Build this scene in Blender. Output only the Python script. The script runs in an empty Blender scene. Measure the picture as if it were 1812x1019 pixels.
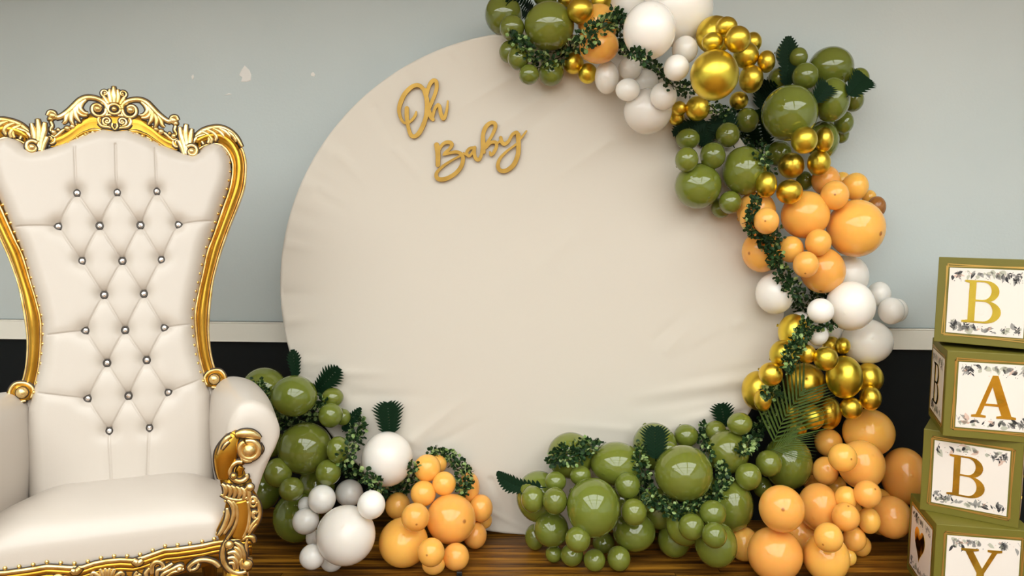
import bpy, bmesh, math, random
import numpy as np
from mathutils import Vector, Matrix, Euler

random.seed(7)
SC = bpy.context.scene
COL = SC.collection
R = math.radians

# ------------------------------------------------------------------ camera
CAM_Z, PITCH, LENS = 1.33, R(5.7), 27.0
cam_data = bpy.data.cameras.new('camera')
cam_data.lens = LENS; cam_data.sensor_width = 36.0; cam_data.clip_start = 0.05
cam = bpy.data.objects.new('camera', cam_data); COL.objects.link(cam)
cam.location = (0, 0, CAM_Z); cam.rotation_euler = (R(90) - PITCH, 0, 0)
SC.camera = cam

# ------------------------------------------------------------------ world, exposure
w = bpy.data.worlds.new('world'); SC.world = w; w.use_nodes = True
w.node_tree.nodes['Background'].inputs[0].default_value = (0.75, 0.8, 0.85, 1)
w.node_tree.nodes['Background'].inputs[1].default_value = 0.3
SC.view_settings.view_transform = 'Standard'
SC.view_settings.look = 'None'
SC.view_settings.exposure = 0.0
SC.view_settings.gamma = 1.0
SC.view_settings.use_curve_mapping = False
PANEL_POWER = 4.5        # luminance of the ceiling light diffusers
SPOT_POWER = 900.0        # luminance of the small downlights by the rear wall
# ceiling light panels: x, y, width, depth
PANELS = [(x, 0.95 - 1.45 * k, 1.8, 1.36) for k in range(7) for x in (-1.9, 0.0, 1.9)]
CEIL = 2.75

# ------------------------------------------------------------------ pixel -> point helpers
F = LENS / 36.0 * 1812
CP, SP = math.cos(PITCH), math.sin(PITCH)
def ray(x, y):                       # direction whose component along the view axis is 1
    a, b = (x - 906) / F, (509.5 - y) / F
    return Vector((a, CP + b * SP, -SP + b * CP))
EYE = Vector((0, 0, CAM_Z))
def at_depth(x, y, d): return EYE + ray(x, y) * d
def on_plane(x, y, o, n):
    d = ray(x, y); return EYE + d * ((Vector(o) - EYE).dot(n) / d.dot(n))
def at_y(x, y, Y): return on_plane(x, y, (0, Y, 0), Vector((0, 1, 0)))
def at_z(x, y, Z): return on_plane(x, y, (0, 0, Z), Vector((0, 0, 1)))

# ------------------------------------------------------------------ object helpers
def tag(o, label=None, cat=None, group=None, kind=None):
    if label: o['label'] = label
    if cat: o['category'] = cat
    if group: o['group'] = group
    if kind: o['kind'] = kind
    return o
def link(name, data, parent=None, mats=None):
    o = bpy.data.objects.new(name, data); COL.objects.link(o)
    if parent is not None: o.parent = parent
    if mats and data is not None:
        for m in (mats if isinstance(mats, (list, tuple)) else [mats]):
            data.materials.append(m)
    return o
def empty(name, loc, rz=0.0):
    o = bpy.data.objects.new(name, None); COL.objects.link(o)
    o.location = loc; o.rotation_euler = (0, 0, rz); o.empty_display_size = 0.1
    return o
def smooth(me, on=True):
    me.polygons.foreach_set('use_smooth', [on] * len(me.polygons)); me.update()
class MB:
    """collects vertices and faces of one mesh"""
    def __init__(s): s.v, s.f, s.m = [], [], []
    def add(s, vs, fs, mi=0):
        k = len(s.v); s.v += [tuple(p) for p in vs]
        s.f += [tuple(i + k for i in f) for f in fs]; s.m += [mi] * len(fs)
    def box(s, lo, hi, mi=0, M=None):
        vs = [Vector((x, y, z)) for x in (lo[0], hi[0]) for y in (lo[1], hi[1]) for z in (lo[2], hi[2])]
        if M is not None: vs = [M @ p for p in vs]
        s.add(vs, [(0, 1, 3, 2), (4, 6, 7, 5), (0, 4, 5, 1), (2, 3, 7, 6), (0, 2, 6, 4), (1, 5, 7, 3)], mi)
    def mesh(s, name, sm=True):
        me = bpy.data.meshes.new(name); me.from_pydata(s.v, [], s.f); me.update()
        me.polygons.foreach_set('material_index', s.m); smooth(me, sm)
        return me
    def build(s, name, mats, parent=None, sm=True):
        me = s.mesh(name, sm); return link(name, me, parent, mats)
def fix_normals(o):
    bm = bmesh.new(); bm.from_mesh(o.data); bmesh.ops.recalc_face_normals(bm, faces=bm.faces); bm.to_mesh(o.data); bm.free()
    return o
def bevel(o, wd, seg=2):
    m = o.modifiers.new('bevel', 'BEVEL'); m.width = wd; m.segments = seg; m.limit_method = 'ANGLE'; m.angle_limit = R(40)
    return o
def catmull(P, n=8, closed=False):
    P = [np.array(p, float) for p in P]
    if len(P) == 2: return [P[0] + (P[1] - P[0]) * t for t in np.linspace(0, 1, n + 1)]
    out = []; N = len(P); rng = range(N if closed else N - 1)
    for i in rng:
        if closed: a, b, c, d = P[i - 1], P[i], P[(i + 1) % N], P[(i + 2) % N]
        else: a, b, c, d = P[max(i - 1, 0)], P[i], P[i + 1], P[min(i + 2, N - 1)]
        for t in np.arange(n) / n:
            out.append(0.5 * ((2 * b) + (-a + c) * t + (2 * a - 5 * b + 4 * c - d) * t * t + (-a + 3 * b - 3 * c + d) * t ** 3))
    if not closed: out.append(P[-1])
    return out
def resample(P, n):
    P = np.array(P, float); s = np.r_[0, np.cumsum(np.linalg.norm(np.diff(P[:, :2], axis=0), axis=1))]
    t = np.linspace(0, s[-1], n)
    return np.stack([np.interp(t, s, P[:, k]) for k in range(P.shape[1])], 1)

# ------------------------------------------------------------------ materials
def mat(name, col, rough=0.5, metal=0.0, **kw):
    m = bpy.data.materials.new(name); m.use_nodes = True
    b = m.node_tree.nodes['Principled BSDF']
    b.inputs['Base Color'].default_value = (*col, 1); b.inputs['Roughness'].default_value = rough; b.inputs['Metallic'].default_value = metal
    for k, v in kw.items(): b.inputs[k.replace('_', ' ')].default_value = v
    return m
def nodes(m):
    nt = m.node_tree
    def N(t, **kw):
        n = nt.nodes.new('ShaderNode' + t)
        for k, v in kw.items():
            if hasattr(n, k): setattr(n, k, v)
            else: n.inputs[k.replace('_', ' ')].default_value = v
        return n
    return nt, N, nt.links.new, nt.nodes['Principled BSDF']
def bumpy(m, scale, strength, detail=4.0, dist=0.01):
    nt, N, L, b = nodes(m)
    tc = N('TexCoord'); no = N('TexNoise', Scale=scale, Detail=detail); bu = N('Bump', Strength=strength, Distance=dist)
    L(tc.outputs['Object'], no.inputs['Vector']); L(no.outputs['Fac'], bu.inputs['Height']); L(bu.outputs['Normal'], b.inputs['Normal'])
    return m
def mottled(m, c1, c2, scale, detail=5.0, stretch=None, lo=0.35, hi=0.65):
    nt, N, L, b = nodes(m)
    tc = N('TexCoord'); no = N('TexNoise', Scale=scale, Detail=detail); cr = N('ValToRGB')
    if stretch:
        mp = N('Mapping'); mp.inputs['Scale'].default_value = stretch
        L(tc.outputs['Object'], mp.inputs['Vector']); L(mp.outputs['Vector'], no.inputs['Vector'])
    else: L(tc.outputs['Object'], no.inputs['Vector'])
    e = cr.color_ramp.elements; e[0].position, e[1].position = lo, hi; e[0].color = (*c1, 1); e[1].color = (*c2, 1)
    L(no.outputs['Fac'], cr.inputs['Fac']); L(cr.outputs['Color'], b.inputs['Base Color'])
    return m
def latex(name, col, tip, rough, **kw):
    """balloon rubber; the thick nipple at the tip holds more pigment (vertex attribute 'tip')"""
    m = mat(name, col, rough, **kw); nt, N, L, b = nodes(m)
    a = N('Attribute', attribute_name='tip'); mx = N('Mix', data_type='RGBA')
    oi = N('ObjectInfo'); hs = N('HueSaturation'); mr = N('MapRange'); mr.inputs['To Min'].default_value = 0.9; mr.inputs['To Max'].default_value = 1.1
    hs.inputs['Color'].default_value = (*col, 1)
    mh = N('MapRange'); mh.inputs['To Min'].default_value = 0.493; mh.inputs['To Max'].default_value = 0.506; wn = N('TexWhiteNoise', noise_dimensions='1D')
    L(oi.outputs['Random'], wn.inputs['W']); L(wn.outputs['Value'], mh.inputs['Value']); L(mh.outputs['Result'], hs.inputs['Hue'])
    L(oi.outputs['Random'], mr.inputs['Value']); L(mr.outputs['Result'], hs.inputs['Value'])
    L(a.outputs['Fac'], mx.inputs['Factor']); L(hs.outputs['Color'], mx.inputs['A']); mx.inputs['B'].default_value = (*tip, 1)
    L(mx.outputs['Result'], b.inputs['Base Color'])
    return m
M = {}
M['green'] = latex('sage_latex', (0.150, 0.182, 0.024), (0.06, 0.09, 0.02), 0.08, Subsurface_Weight=0.1, Subsurface_Radius=(0.02, 0.02, 0.008), Subsurface_Scale=1.0, Coat_Weight=0.6, Coat_Roughness=0.06)
M['peach'] = latex('peach_latex', (0.95, 0.475, 0.10), (0.42, 0.15, 0.03), 0.12, Subsurface_Weight=0.5, Subsurface_Radius=(0.06, 0.02, 0.006), Subsurface_Scale=1.0)
M['white'] = latex('white_latex', (0.87, 0.83, 0.77), (0.75, 0.68, 0.56), 0.13, Subsurface_Weight=0.6, Subsurface_Radius=(0.07, 0.06, 0.05), Subsurface_Scale=1.0)
M['gold'] = latex('chrome_gold_latex', (0.80, 0.59, 0.07), (0.3, 0.17, 0.02), 0.33, Metallic=1.0)
M['brown'] = latex('caramel_latex', (0.30, 0.12, 0.025), (0.1, 0.04, 0.01), 0.2)
M['wall'] = bumpy(mottled(mat('grey_wall_paint', (0.40, 0.43, 0.44), 0.75), (0.56, 0.62, 0.615), (0.60, 0.65, 0.64), 1.3), 90, 0.06)
M['dado'] = bumpy(mat('black_wall_paint', (0.004, 0.006, 0.007), 0.6, Specular_IOR_Level=0.25), 60, 0.05)
M['trim'] = mat('cream_trim_paint', (0.95, 0.92, 0.82), 0.4)
M['shade_cornice'] = mat('tan_shade_cornice', (0.33, 0.27, 0.20), 0.7)
M['plaster'] = mat('bare_plaster', (0.85, 0.82, 0.78), 0.9)
M['ceiling'] = mat('ceiling_paint', (0.85, 0.84, 0.81), 0.9)
M['roomwall'] = mat('rear_wall_paint', (0.34, 0.31, 0.26), 0.8)
M['cloth'] = bumpy(mat('cream_cloth', (0.675, 0.625, 0.545), 0.85, Sheen_Weight=0.15), 420, 0.08, 2.0, 0.002)
M['metalframe'] = mat('white_metal', (0.7, 0.7, 0.68), 0.4, 0.6)
M['signgold'] = mottled(mat('gold_painted_wood', (0.5, 0.3, 0.05), 0.38, 0.55), (0.36, 0.205, 0.03), (0.45, 0.27, 0.05), 18)
M['signedge'] = mat('burnt_wood_edge', (0.12, 0.06, 0.015), 0.7)
M['leather'] = bumpy(mat('white_leather', (0.545, 0.49, 0.43), 0.34, Coat_Weight=0.1, Coat_Roughness=0.3), 260, 0.05, 3.0, 0.002)
M['golddeep'] = mottled(mat('gold_lacquer', (0.6, 0.33, 0.04), 0.24, 0.9), (0.46, 0.23, 0.022), (0.58, 0.31, 0.04), 9)
M['goldhighlight'] = mottled(mat('gold_highlights', (0.8, 0.55, 0.2), 0.27, 0.9), (0.62, 0.40, 0.12), (0.92, 0.72, 0.36), 30)  # paler copy of the frame gold, carving highlights put into the colour
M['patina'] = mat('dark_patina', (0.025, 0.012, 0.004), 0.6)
M['nail'] = mat('gold_nail', (0.85, 0.62, 0.22), 0.22, 1.0)
M['silver'] = mat('dark_silver', (0.07, 0.062, 0.055), 0.3, 1.0)
M['crystal'] = mat('crystal', (0.85, 0.82, 0.8), 0.04, 0.75)
M['card'] = mat('olive_cardboard', (0.165, 0.145, 0.014), 0.55)
M['paper'] = mat('ivory_paper', (0.86, 0.79, 0.72), 0.5)
M['foil'] = bumpy(mat('gold_foil', (0.80, 0.54, 0.07), 0.10, 1.0), 9, 0.5, 1.0, 0.02)
M['foilline'] = mat('gold_print', (0.62, 0.38, 0.10), 0.3, 0.8)
M['ink1'] = mat('print_dark', (0.035, 0.035, 0.04), 0.6); M['ink2'] = mat('print_grey', (0.33, 0.32, 0.30), 0.6)
M['ink3'] = mat('print_sage', (0.50, 0.50, 0.40), 0.6); M['ink4'] = mat('print_blush', (0.72, 0.52, 0.42), 0.6)
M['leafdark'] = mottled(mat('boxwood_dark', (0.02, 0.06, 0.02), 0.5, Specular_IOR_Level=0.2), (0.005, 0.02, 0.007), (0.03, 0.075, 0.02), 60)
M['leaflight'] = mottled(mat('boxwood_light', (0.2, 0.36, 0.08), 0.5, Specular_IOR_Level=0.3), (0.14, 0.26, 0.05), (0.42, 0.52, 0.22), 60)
M['stem'] = mat('plant_stem', (0.03, 0.05, 0.015), 0.6)
M['fern'] = mottled(mat('fern_green', (0.012, 0.05, 0.02), 0.6, Specular_IOR_Level=0.12), (0.002, 0.010, 0.004), (0.008, 0.035, 0.013), 25)
M['palm'] = mottled(mat('palm_green', (0.05, 0.10, 0.025), 0.5, Specular_IOR_Level=0.2), (0.03, 0.065, 0.010), (0.11, 0.17, 0.035), 25)
M['black'] = mat('black_plastic', (0.01, 0.01, 0.01), 0.4)
M['lampmetal'] = mat('lamp_frame', (0.8, 0.8, 0.78), 0.4, 0.3)
def emit(name, col, s):
    m = bpy.data.materials.new(name); m.use_nodes = True; nt = m.node_tree; nt.nodes.clear()
    e = nt.nodes.new('ShaderNodeEmission'); o = nt.nodes.new('ShaderNodeOutputMaterial')
    e.inputs[0].default_value = (*col, 1); e.inputs[1].default_value = s; nt.links.new(e.outputs[0], o.inputs[0])
    return m
M['glow'] = emit('lamp_diffuser', (0.98, 1.0, 0.975), PANEL_POWER)
M['spot'] = emit('downlight_bulb', (1.0, 0.93, 0.82), SPOT_POWER)

# wood floor material
def wood():
    m = mat('wood_floor', (0.3, 0.15, 0.05), 0.36, Specular_IOR_Level=0.3); nt, N, L, b = nodes(m)
    tc = N('TexCoord'); oi = N('ObjectInfo')
    ad = N('VectorMath', operation='ADD'); sc = N('VectorMath', operation='SCALE'); sc.inputs['Scale'].default_value = 37.0
    cx = N('CombineXYZ'); L(oi.outputs['Random'], cx.inputs[0]); L(oi.outputs['Random'], cx.inputs[1]); L(cx.outputs[0], sc.inputs[0])
    L(tc.outputs['Object'], ad.inputs[0]); L(sc.outputs[0], ad.inputs[1])
    mp = N('Mapping'); mp.inputs['Scale'].default_value = (1.2, 26, 1)
    L(ad.outputs[0], mp.inputs['Vector'])
    n1 = N('TexNoise', Scale=1.5, Detail=6, Roughness=0.62, Distortion=0.4); L(mp.outputs[0], n1.inputs['Vector'])
    cr = N('ValToRGB'); e = cr.color_ramp.elements
    e[0].position, e[0].color = 0.36, (0.03, 0.011, 0.003, 1); e[1].position, e[1].color = 0.66, (0.40, 0.18, 0.018, 1)
    x = cr.color_ramp.elements.new(0.5); x.color = (0.17, 0.068, 0.008, 1)
    L(n1.outputs['Fac'], cr.inputs['Fac'])
    hs = N('HueSaturation'); mr = N('MapRange'); mr.inputs['To Min'].default_value = 0.65; mr.inputs['To Max'].default_value = 1.35
    L(oi.outputs['Random'], mr.inputs['Value']); L(mr.outputs[0], hs.inputs['Value']); L(cr.outputs[0], hs.inputs['Color']); L(hs.outputs[0], b.inputs['Base Color'])
    bu = N('Bump', Strength=0.12, Distance=0.004); L(n1.outputs['Fac'], bu.inputs['Height']); L(bu.outputs[0], b.inputs['Normal'])
    return m
M['wood'] = wood()
# ================================================================== THE ROOM
WALL_Y0, WALL_SLOPE = 3.275, -0.068
def wall_y(x): return WALL_Y0 + WALL_SLOPE * x
WALL_N = Vector((-WALL_SLOPE, 1, 0)).normalized()
def on_wall(x, y): return on_plane(x, y, (0, WALL_Y0, 0), WALL_N)
WALL_ANG = math.atan(WALL_SLOPE)
X0, X1, YB = -3.6, 3.6, -8.8

def struct(o): o['kind'] = 'structure'; return o
# wall behind the stage: frame of reference along the wall
wall = struct(empty('wall_back', (0, WALL_Y0, 0), WALL_ANG))
TR0 = sum(on_wall(x, y).z for x, y in ((250, 605), (1620, 614))) / 2
TR1 = sum(on_wall(x, y).z for x, y in ((250, 568), (1620, 579))) / 2
b = MB(); b.box((-3.7, 0, TR1 - 0.01), (3.7, 0.1, CEIL + 0.05)); b.build('upper_panel', M['wall'], wall, False)
b = MB(); b.box((-3.7, 0.004, -0.05), (3.7, 0.1, TR0 + 0.01)); b.build('lower_panel', M['dado'], wall, False)
b = MB()
b.box((-3.7, -0.018, TR0), (3.7, 0.004, TR1)); b.box((-3.7, -0.021, TR1 - 0.006), (3.7, 0.004, TR1)); b.box((-3.7, -0.020, TR0), (3.7, 0.004, TR0 + 0.005))
trim = struct(b.build('trim_1', M['trim'], None, False)); trim.location = wall.location; trim.rotation_euler = wall.rotation_euler; bevel(trim, 0.003)
# boxed moulding added just out of view to shade the top of the wall
CZ = max(on_wall(x, -6).z for x in (0, 1812)) + 0.005
b = MB(); b.box((-3.7, -0.10, CZ), (3.7, 0.0, CEIL)); b.box((-3.7, -0.12, CZ + 0.02), (3.7, 0.0, CZ + 0.06))
shade_cornice = struct(b.build('shade_trim', M['shade_cornice'], None, False)); shade_cornice.location = wall.location; shade_cornice.rotation_euler = wall.rotation_euler
# fine vertical seam between two wall boards, seen right of the balloons
sx = (on_wall(1640, 300) - wall.location).length
b = MB(); b.box((sx - 0.0008, -0.0012, TR1), (sx + 0.0008, 0.0, CEIL)); b.build('board_seam', M['wall'], wall, False)
# chipped paint
def chip(pts):
    Q = [wall.matrix_basis.inverted() @ on_wall(x, y) for x, y in pts]
    n = len(Q); c = sum(Q, Vector()) / n
    b = MB(); b.add([Vector((q.x, -0.0025, q.z)) for q in Q] + [Vector((c.x + (q.x - c.x) * 1.08, 0.0, c.z + (q.z - c.z) * 1.08)) for q in Q],
          [tuple(range(n))] + [(i, (i + 1) % n, n + (i + 1) % n, n + i) for i in range(n)])
    return fix_normals(b.build('paint_chip', M['plaster'], wall, False))
chip([(424, 133), (428, 124), (433, 117), (441, 125), (444, 133), (443, 142), (436, 144), (427, 144), (429, 137)])
chip([(339, 135), (342, 132), (343.5, 137), (341, 141), (340, 139)])
chip([(550, 131), (554, 127.5), (557.5, 132), (556, 135.5), (551, 134)])
chip([(397, 169), (405, 165), (411, 167), (404, 167.5)])

floor = struct(empty('floor', (0, 0, 0)))
b = MB(); b.box((X0, YB, -0.1), (X1, wall_y(X0) + 0.1, -0.006)); b.build('subfloor', M['wood'], floor, False)
rnd = random.Random(3)
pm = {}
PW = 0.118
rows = 24
for r in range(rows):
    y0 = 0.72 + r * PW
    x = -2.6 + rnd.uniform(-0.9, 0)
    while x < 2.6:
        L_ = rnd.choice((1.0, 1.2, 1.45))
        if L_ not in pm:
            b = MB(); b.box((0.0012, 0.0012, -0.006), (L_ - 0.0012, PW - 0.0012, 0.0)); pm[L_] = b.mesh('plank', False); pm[L_].materials.append(M['wood'])
        o = link('plank', pm[L_], floor); o.location = (x, y0, rnd.uniform(-0.0006, 0.0))
        x += L_
b = MB(); b.box((X0, YB, CEIL), (X1, wall_y(X0) + 0.1, CEIL + 0.1)); struct(b.build('ceiling', M['ceiling'], None, False))
b = MB(); b.box((X0 - 0.1, YB, 0), (X0, wall_y(X0) + 0.1, CEIL)); struct(b.build('wall_left', M['wall'], None, False))
b = MB(); b.box((X1, YB, 0), (X1 + 0.1, wall_y(X0) + 0.1, CEIL)); struct(b.build('wall_right', M['wall'], None, False))
b = MB(); b.box((X0, YB - 0.1, 0), (X1, YB, CEIL)); struct(b.build('wall_rear', M['roomwall'], None, False))
for i, (x, y, sx_, sy_) in enumerate(PANELS):
    e = empty('ceiling_light', (x, y, CEIL)); tag(e, 'white ceiling light panel, ' + ('left', 'middle', 'right')[i % 3] + ' one of the ' + ('first', 'second', 'third', 'fourth', 'fifth', 'sixth', 'seventh')[i // 3] + ' row from the stage', 'light', 'ceiling light panels')
    b = MB()
    for s in (-1, 1):
        b.box((s * sx_ / 2 - 0.02, -sy_ / 2 - 0.02, -0.03), (s * sx_ / 2 + 0.02, sy_ / 2 + 0.02, 0)); b.box((-sx_ / 2, s * sy_ / 2 - 0.02, -0.03), (sx_ / 2, s * sy_ / 2 + 0.02, 0))
    b.build('frame', M['lampmetal'], e, False)
    b = MB(); b.box((-sx_ / 2 + 0.02, -sy_ / 2 + 0.02, -0.02), (sx_ / 2 - 0.02, sy_ / 2 - 0.02, -0.012)); b.build('diffuser', M['glow'], e, False)
for i in range(9):
    x = -3.2 + i * 0.8
    e = empty('downlight', (x, YB + 0.35, CEIL)); tag(e, ('first', 'second', 'third', 'fourth', 'fifth', 'sixth', 'seventh', 'eighth', 'ninth')[i] + ' small round downlight from the left along the rear wall', 'light', 'downlights along the rear wall')
    b = MB(); n = 20
    ring = lambda r, z: [(r * math.cos(2 * math.pi * k / n), r * math.sin(2 * math.pi * k / n), z) for k in range(n)]
    q = [(k, (k + 1) % n, n + (k + 1) % n, n + k) for k in range(n)]
    b.add(ring(0.06, 0) + ring(0.06, -0.02), q); b.add(ring(0.06, -0.02) + ring(0.04, -0.02), q); b.build('bezel', M['lampmetal'], e)
    b = MB(); b.add(ring(0.04, -0.015), [tuple(range(n))]); b.build('bulb', M['spot'], e)
# ================================================================== ROUND BACKDROP
BD_Y = 3.05; BD_R = 1.012; BD_X = 0.084; BD_Z = BD_R
bd = empty('round_backdrop', (BD_X, BD_Y, 0))
tag(bd, 'large round backdrop covered in cream cloth, standing on the wooden floor', 'backdrop')
# pull folds in the cloth: px start, px end, half width (m), height (m)
FOLDS = [((1360, 665), (1130, 700), .020, .006), ((1345, 690), (1120, 722), .022, -.006), ((1330, 715), (1190, 745), .014, .006), ((1395, 600), (1330, 575), .01, .004),
         ((1385, 640), (1210, 672), .016, -.004), ((1300, 720), (1150, 770), .020, .006), ((1310, 570), (1215, 615), .018, .0026), ((1290, 580), (1190, 640), .018, -.002),
         ((960, 170), (850, 250), .016, .004), ((1010, 170), (870, 280), .018, -.004), ((900, 140), (800, 200), .014, .004), ((1080, 250), (960, 330), .016, .003),
         ((760, 100), (790, 145), .010, .004), ((720, 135), (745, 165), .008, -.004), ((690, 160), (720, 215), .009, .004), ((660, 190), (700, 260), .010, -.004),
         ((600, 270), (650, 330), .012, .003), ((560, 340), (620, 380), .012, -.003), ((800, 90), (850, 140), .010, .004), ((700, 265), (750, 320), .012, .003),
         ((525, 640), (590, 640), .012, .006), ((540, 670), (640, 690), .014, -.005), ((600, 660), (690, 660), .014, .005), ((620, 700), (760, 700), .018, -.004),
         ((730, 780), (830, 700), .018, .005), ((745, 800), (860, 740), .015, -.004), ((860, 900), (925, 935), .010, .006), ((870, 850), (900, 925), .012, -.006),
         ((840, 880), (880, 942), .010, .006), ((900, 870), (925, 940), .010, .004), ((1240, 390), (1300, 370), .012, .004), ((1230, 400), (1330, 440), .014, .003),
         ((1280, 420), (1340, 470), .012, -.003), ((1180, 620), (1240, 560), .016, .0022), ((1160, 600), (1230, 540), .016, -.0018), ((1110, 760), (940, 745), .02, .003),
         ((505, 430), (560, 440), .012, .004), ((500, 520), (555, 520), .012, -.004), ((508, 570), (560, 560), .01, .004), ((1010, 420), (900, 520), .03, .002)]
fold_l = []
for p, q, wd, h in FOLDS:
    a, c = at_y(*p, BD_Y), at_y(*q, BD_Y)
    fold_l.append((np.array([a.x - BD_X, a.z]), np.array([c.x - BD_X, c.z]), wd, h))
def cloth_disp(X, Z):
    h = np.zeros_like(X)
    for a, c, wd, amp in fold_l:
        d = c - a; L2 = d @ d; t = np.clip(((X - a[0]) * d[0] + (Z - a[1]) * d[1]) / L2, 0, 1)
        dist2 = (X - a[0] - t * d[0]) ** 2 + (Z - a[1] - t * d[1]) ** 2
        h += 1.5 * amp * (1 - 0.85 * t) * np.exp(-dist2 / wd ** 2)
    th = np.arctan2(Z - BD_Z, X); r = np.hypot(X, Z - BD_Z) / BD_R
    h += 0.0016 * np.clip((r - 0.72) / 0.28, 0, 1) ** 2 * (np.sin(th * 61 + 3 * np.sin(th * 7)) + np.sin(th * 37 + 1.3))
    return h
NR, NT = 130, 360
rr = np.r_[0.0, np.linspace(0.02, 1, NR)] ** 0.8
mb = MB(); rim = 0.010
vs = [(0, -cloth_disp(np.array([0.0]), np.array([BD_Z]))[0], BD_Z)]
T = np.arange(NT) * 2 * np.pi / NT
for k in range(1, NR + 1):
    r = rr[k] * (BD_R - rim)
    X, Z = r * np.cos(T), BD_Z + r * np.sin(T); D = cloth_disp(X, Z)
    vs += list(zip(X, -D, Z))
for a in (30, 60, 90):
    r = BD_R - rim + rim * math.sin(R(a)); vs += [(r * math.cos(t), rim - rim * math.cos(R(a)), BD_Z + r * math.sin(t)) for t in T]
vs += [(BD_R * math.cos(t), 0.035, BD_Z + BD_R * math.sin(t)) for t in T] + [((BD_R - 0.05) * math.cos(t), 0.036, BD_Z + (BD_R - 0.05) * math.sin(t)) for t in T]
nring = NR + 5
fs = [(0, 1 + (j + 1) % NT, 1 + j) for j in range(NT)]
for k in range(nring - 1):
    o = 1 + k * NT
    fs += [(o + j, o + (j + 1) % NT, o + NT + (j + 1) % NT, o + NT + j) for j in range(NT)]
mb.add(vs, fs); cloth_o = fix_normals(mb.build('cloth_cover', M['cloth'], bd))
# hoop and stand behind the cloth
def tube_pts(mb, P, r, n=10, mi=0, closed=False):
    P = [Vector(p) for p in P]; N = len(P); rings = []
    up = None
    for i in range(N):
        a, c = (P[i - 1] if (i or closed) else P[0]), (P[(i + 1) % N] if (i < N - 1 or closed) else P[-1])
        t = (c - a).normalized()
        if up is None: up = t.orthogonal().normalized()
        up = (up - t * up.dot(t)).normalized(); s = t.cross(up)
        ri = r[i] if hasattr(r, '__len__') else r
        rings += [P[i] + (up * math.cos(2 * math.pi * k / n) + s * math.sin(2 * math.pi * k / n)) * ri for k in range(n)]
    f = []
    for i in range(N if closed else N - 1):
        o, o2 = i * n, ((i + 1) % N) * n
        f += [(o + k, o + (k + 1) % n, o2 + (k + 1) % n, o2 + k) for k in range(n)]
    if not closed: f += [tuple(range(n))[::-1], tuple(range((N - 1) * n, N * n))]
    mb.add(rings, f, mi)
mb = MB(); tube_pts(mb, [((BD_R - 0.02) * math.cos(t), 0.02, BD_Z + (BD_R - 0.02) * math.sin(t)) for t in T[::4]], 0.014, 8, 0, True)
mb.build('hoop_frame', M['metalframe'], bd)
for s in (-1, 1):
    mb = MB(); tube_pts(mb, [(s * 0.35, 0.03, 0.07), (s * 0.35, 0.10, 0.015), (s * 0.35, 0.16, 0.015)], 0.013, 8); mb.build('stand_foot', M['metalframe'], bd)

# ------------------------------------------------------------------ script words, cut from thin gold wood
def stroke_field(strokes, pad=14, res=1.5):
    S = []
    for st in strokes:
        P = np.array(catmull(st, 14)); S.append(P)
    A = np.concatenate(S); x0, y0 = A[:, 0].min() - 40, A[:, 1].min() - 40; x1, y1 = A[:, 0].max() + 40, A[:, 1].max() + 40
    xs = np.arange(x0, x1, res); ys = np.arange(y0, y1, res); X, Y = np.meshgrid(xs, ys); D = np.full(X.shape, 1e3)
    for P in S:
        for k in range(len(P) - 1):
            a, c = P[k], P[k + 1]; d = c[:2] - a[:2]; L2 = d @ d
            if L2 < 1e-9: continue
            t = np.clip(((X - a[0]) * d[0] + (Y - a[1]) * d[1]) / L2, 0, 1)
            D = np.minimum(D, np.hypot(X - a[0] - t * d[0], Y - a[1] - t * d[1]) - (a[2] + t * (c[2] - a[2])))
    return xs, ys, D
def iso_loops(xs, ys, D):
    """closed outlines of D = 0 (marching squares)"""
    ny, nx = D.shape; seg = {}
    def cut(i, j, k, l):
        a, c = D[i, j], D[k, l]; t = a / (a - c); return (xs[j] + (xs[l] - xs[j]) * t, ys[i] + (ys[k] - ys[i]) * t)
    I = D < 0
    idx = I[:-1, :-1] * 1 + I[:-1, 1:] * 2 + I[1:, 1:] * 4 + I[1:, :-1] * 8
    pts = {}
    for i, j in zip(*np.nonzero((idx > 0) & (idx < 15))):
        k = idx[i, j]
        e = {'t': ((i, j), (i, j + 1)), 'r': ((i, j + 1), (i + 1, j + 1)), 'b': ((i + 1, j), (i + 1, j + 1)), 'l': ((i, j), (i + 1, j))}
        tb = {1: ['lt'], 2: ['tr'], 3: ['lr'], 4: ['rb'], 5: ['lt', 'rb'], 6: ['tb'], 7: ['lb'], 8: ['bl'], 9: ['bt'], 10: ['tr', 'bl'], 11: ['br'], 12: ['rl'], 13: ['rt'], 14: ['tl']}[k]
        for s in tb:
            a, c = e[s[0]], e[s[1]]
            for q in (a, c):
                if q not in pts: pts[q] = cut(*q[0], *q[1])
            seg.setdefault(a, []).append(c); seg.setdefault(c, []).append(a)
    loops, seen = [], set()
    for s in seg:
        if s in seen: continue
        lp = [s]; seen.add(s); cur = s
        while True:
            nxt = [q for q in seg[cur] if q not in seen]
            if not nxt: break
            cur = nxt[0]; seen.add(cur); lp.append(cur)
        if len(lp) > 6: loops.append([pts[q] for q in lp])
    return loops
def filled_curve(name, loops, depth, bev=0.0):
    cu = bpy.data.curves.new(name, 'CURVE'); cu.dimensions = '2D'; cu.fill_mode = 'BOTH'; cu.extrude = depth; cu.bevel_depth = bev; cu.bevel_resolution = 1
    for lp in loops:
        s = cu.splines.new('POLY'); s.points.add(len(lp) - 1); s.use_cyclic_u = True
        for p, q in zip(s.points, lp): p.co = (q[0], q[1], 0, 1)
    o = bpy.data.objects.new(name, cu); COL.objects.link(o)
    dg = bpy.context.evaluated_depsgraph_get(); me = bpy.data.meshes.new_from_object(o.evaluated_get(dg)); me.name = name
    bpy.data.objects.remove(o); bpy.data.curves.remove(cu)
    me.materials.clear()
    return me
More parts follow.
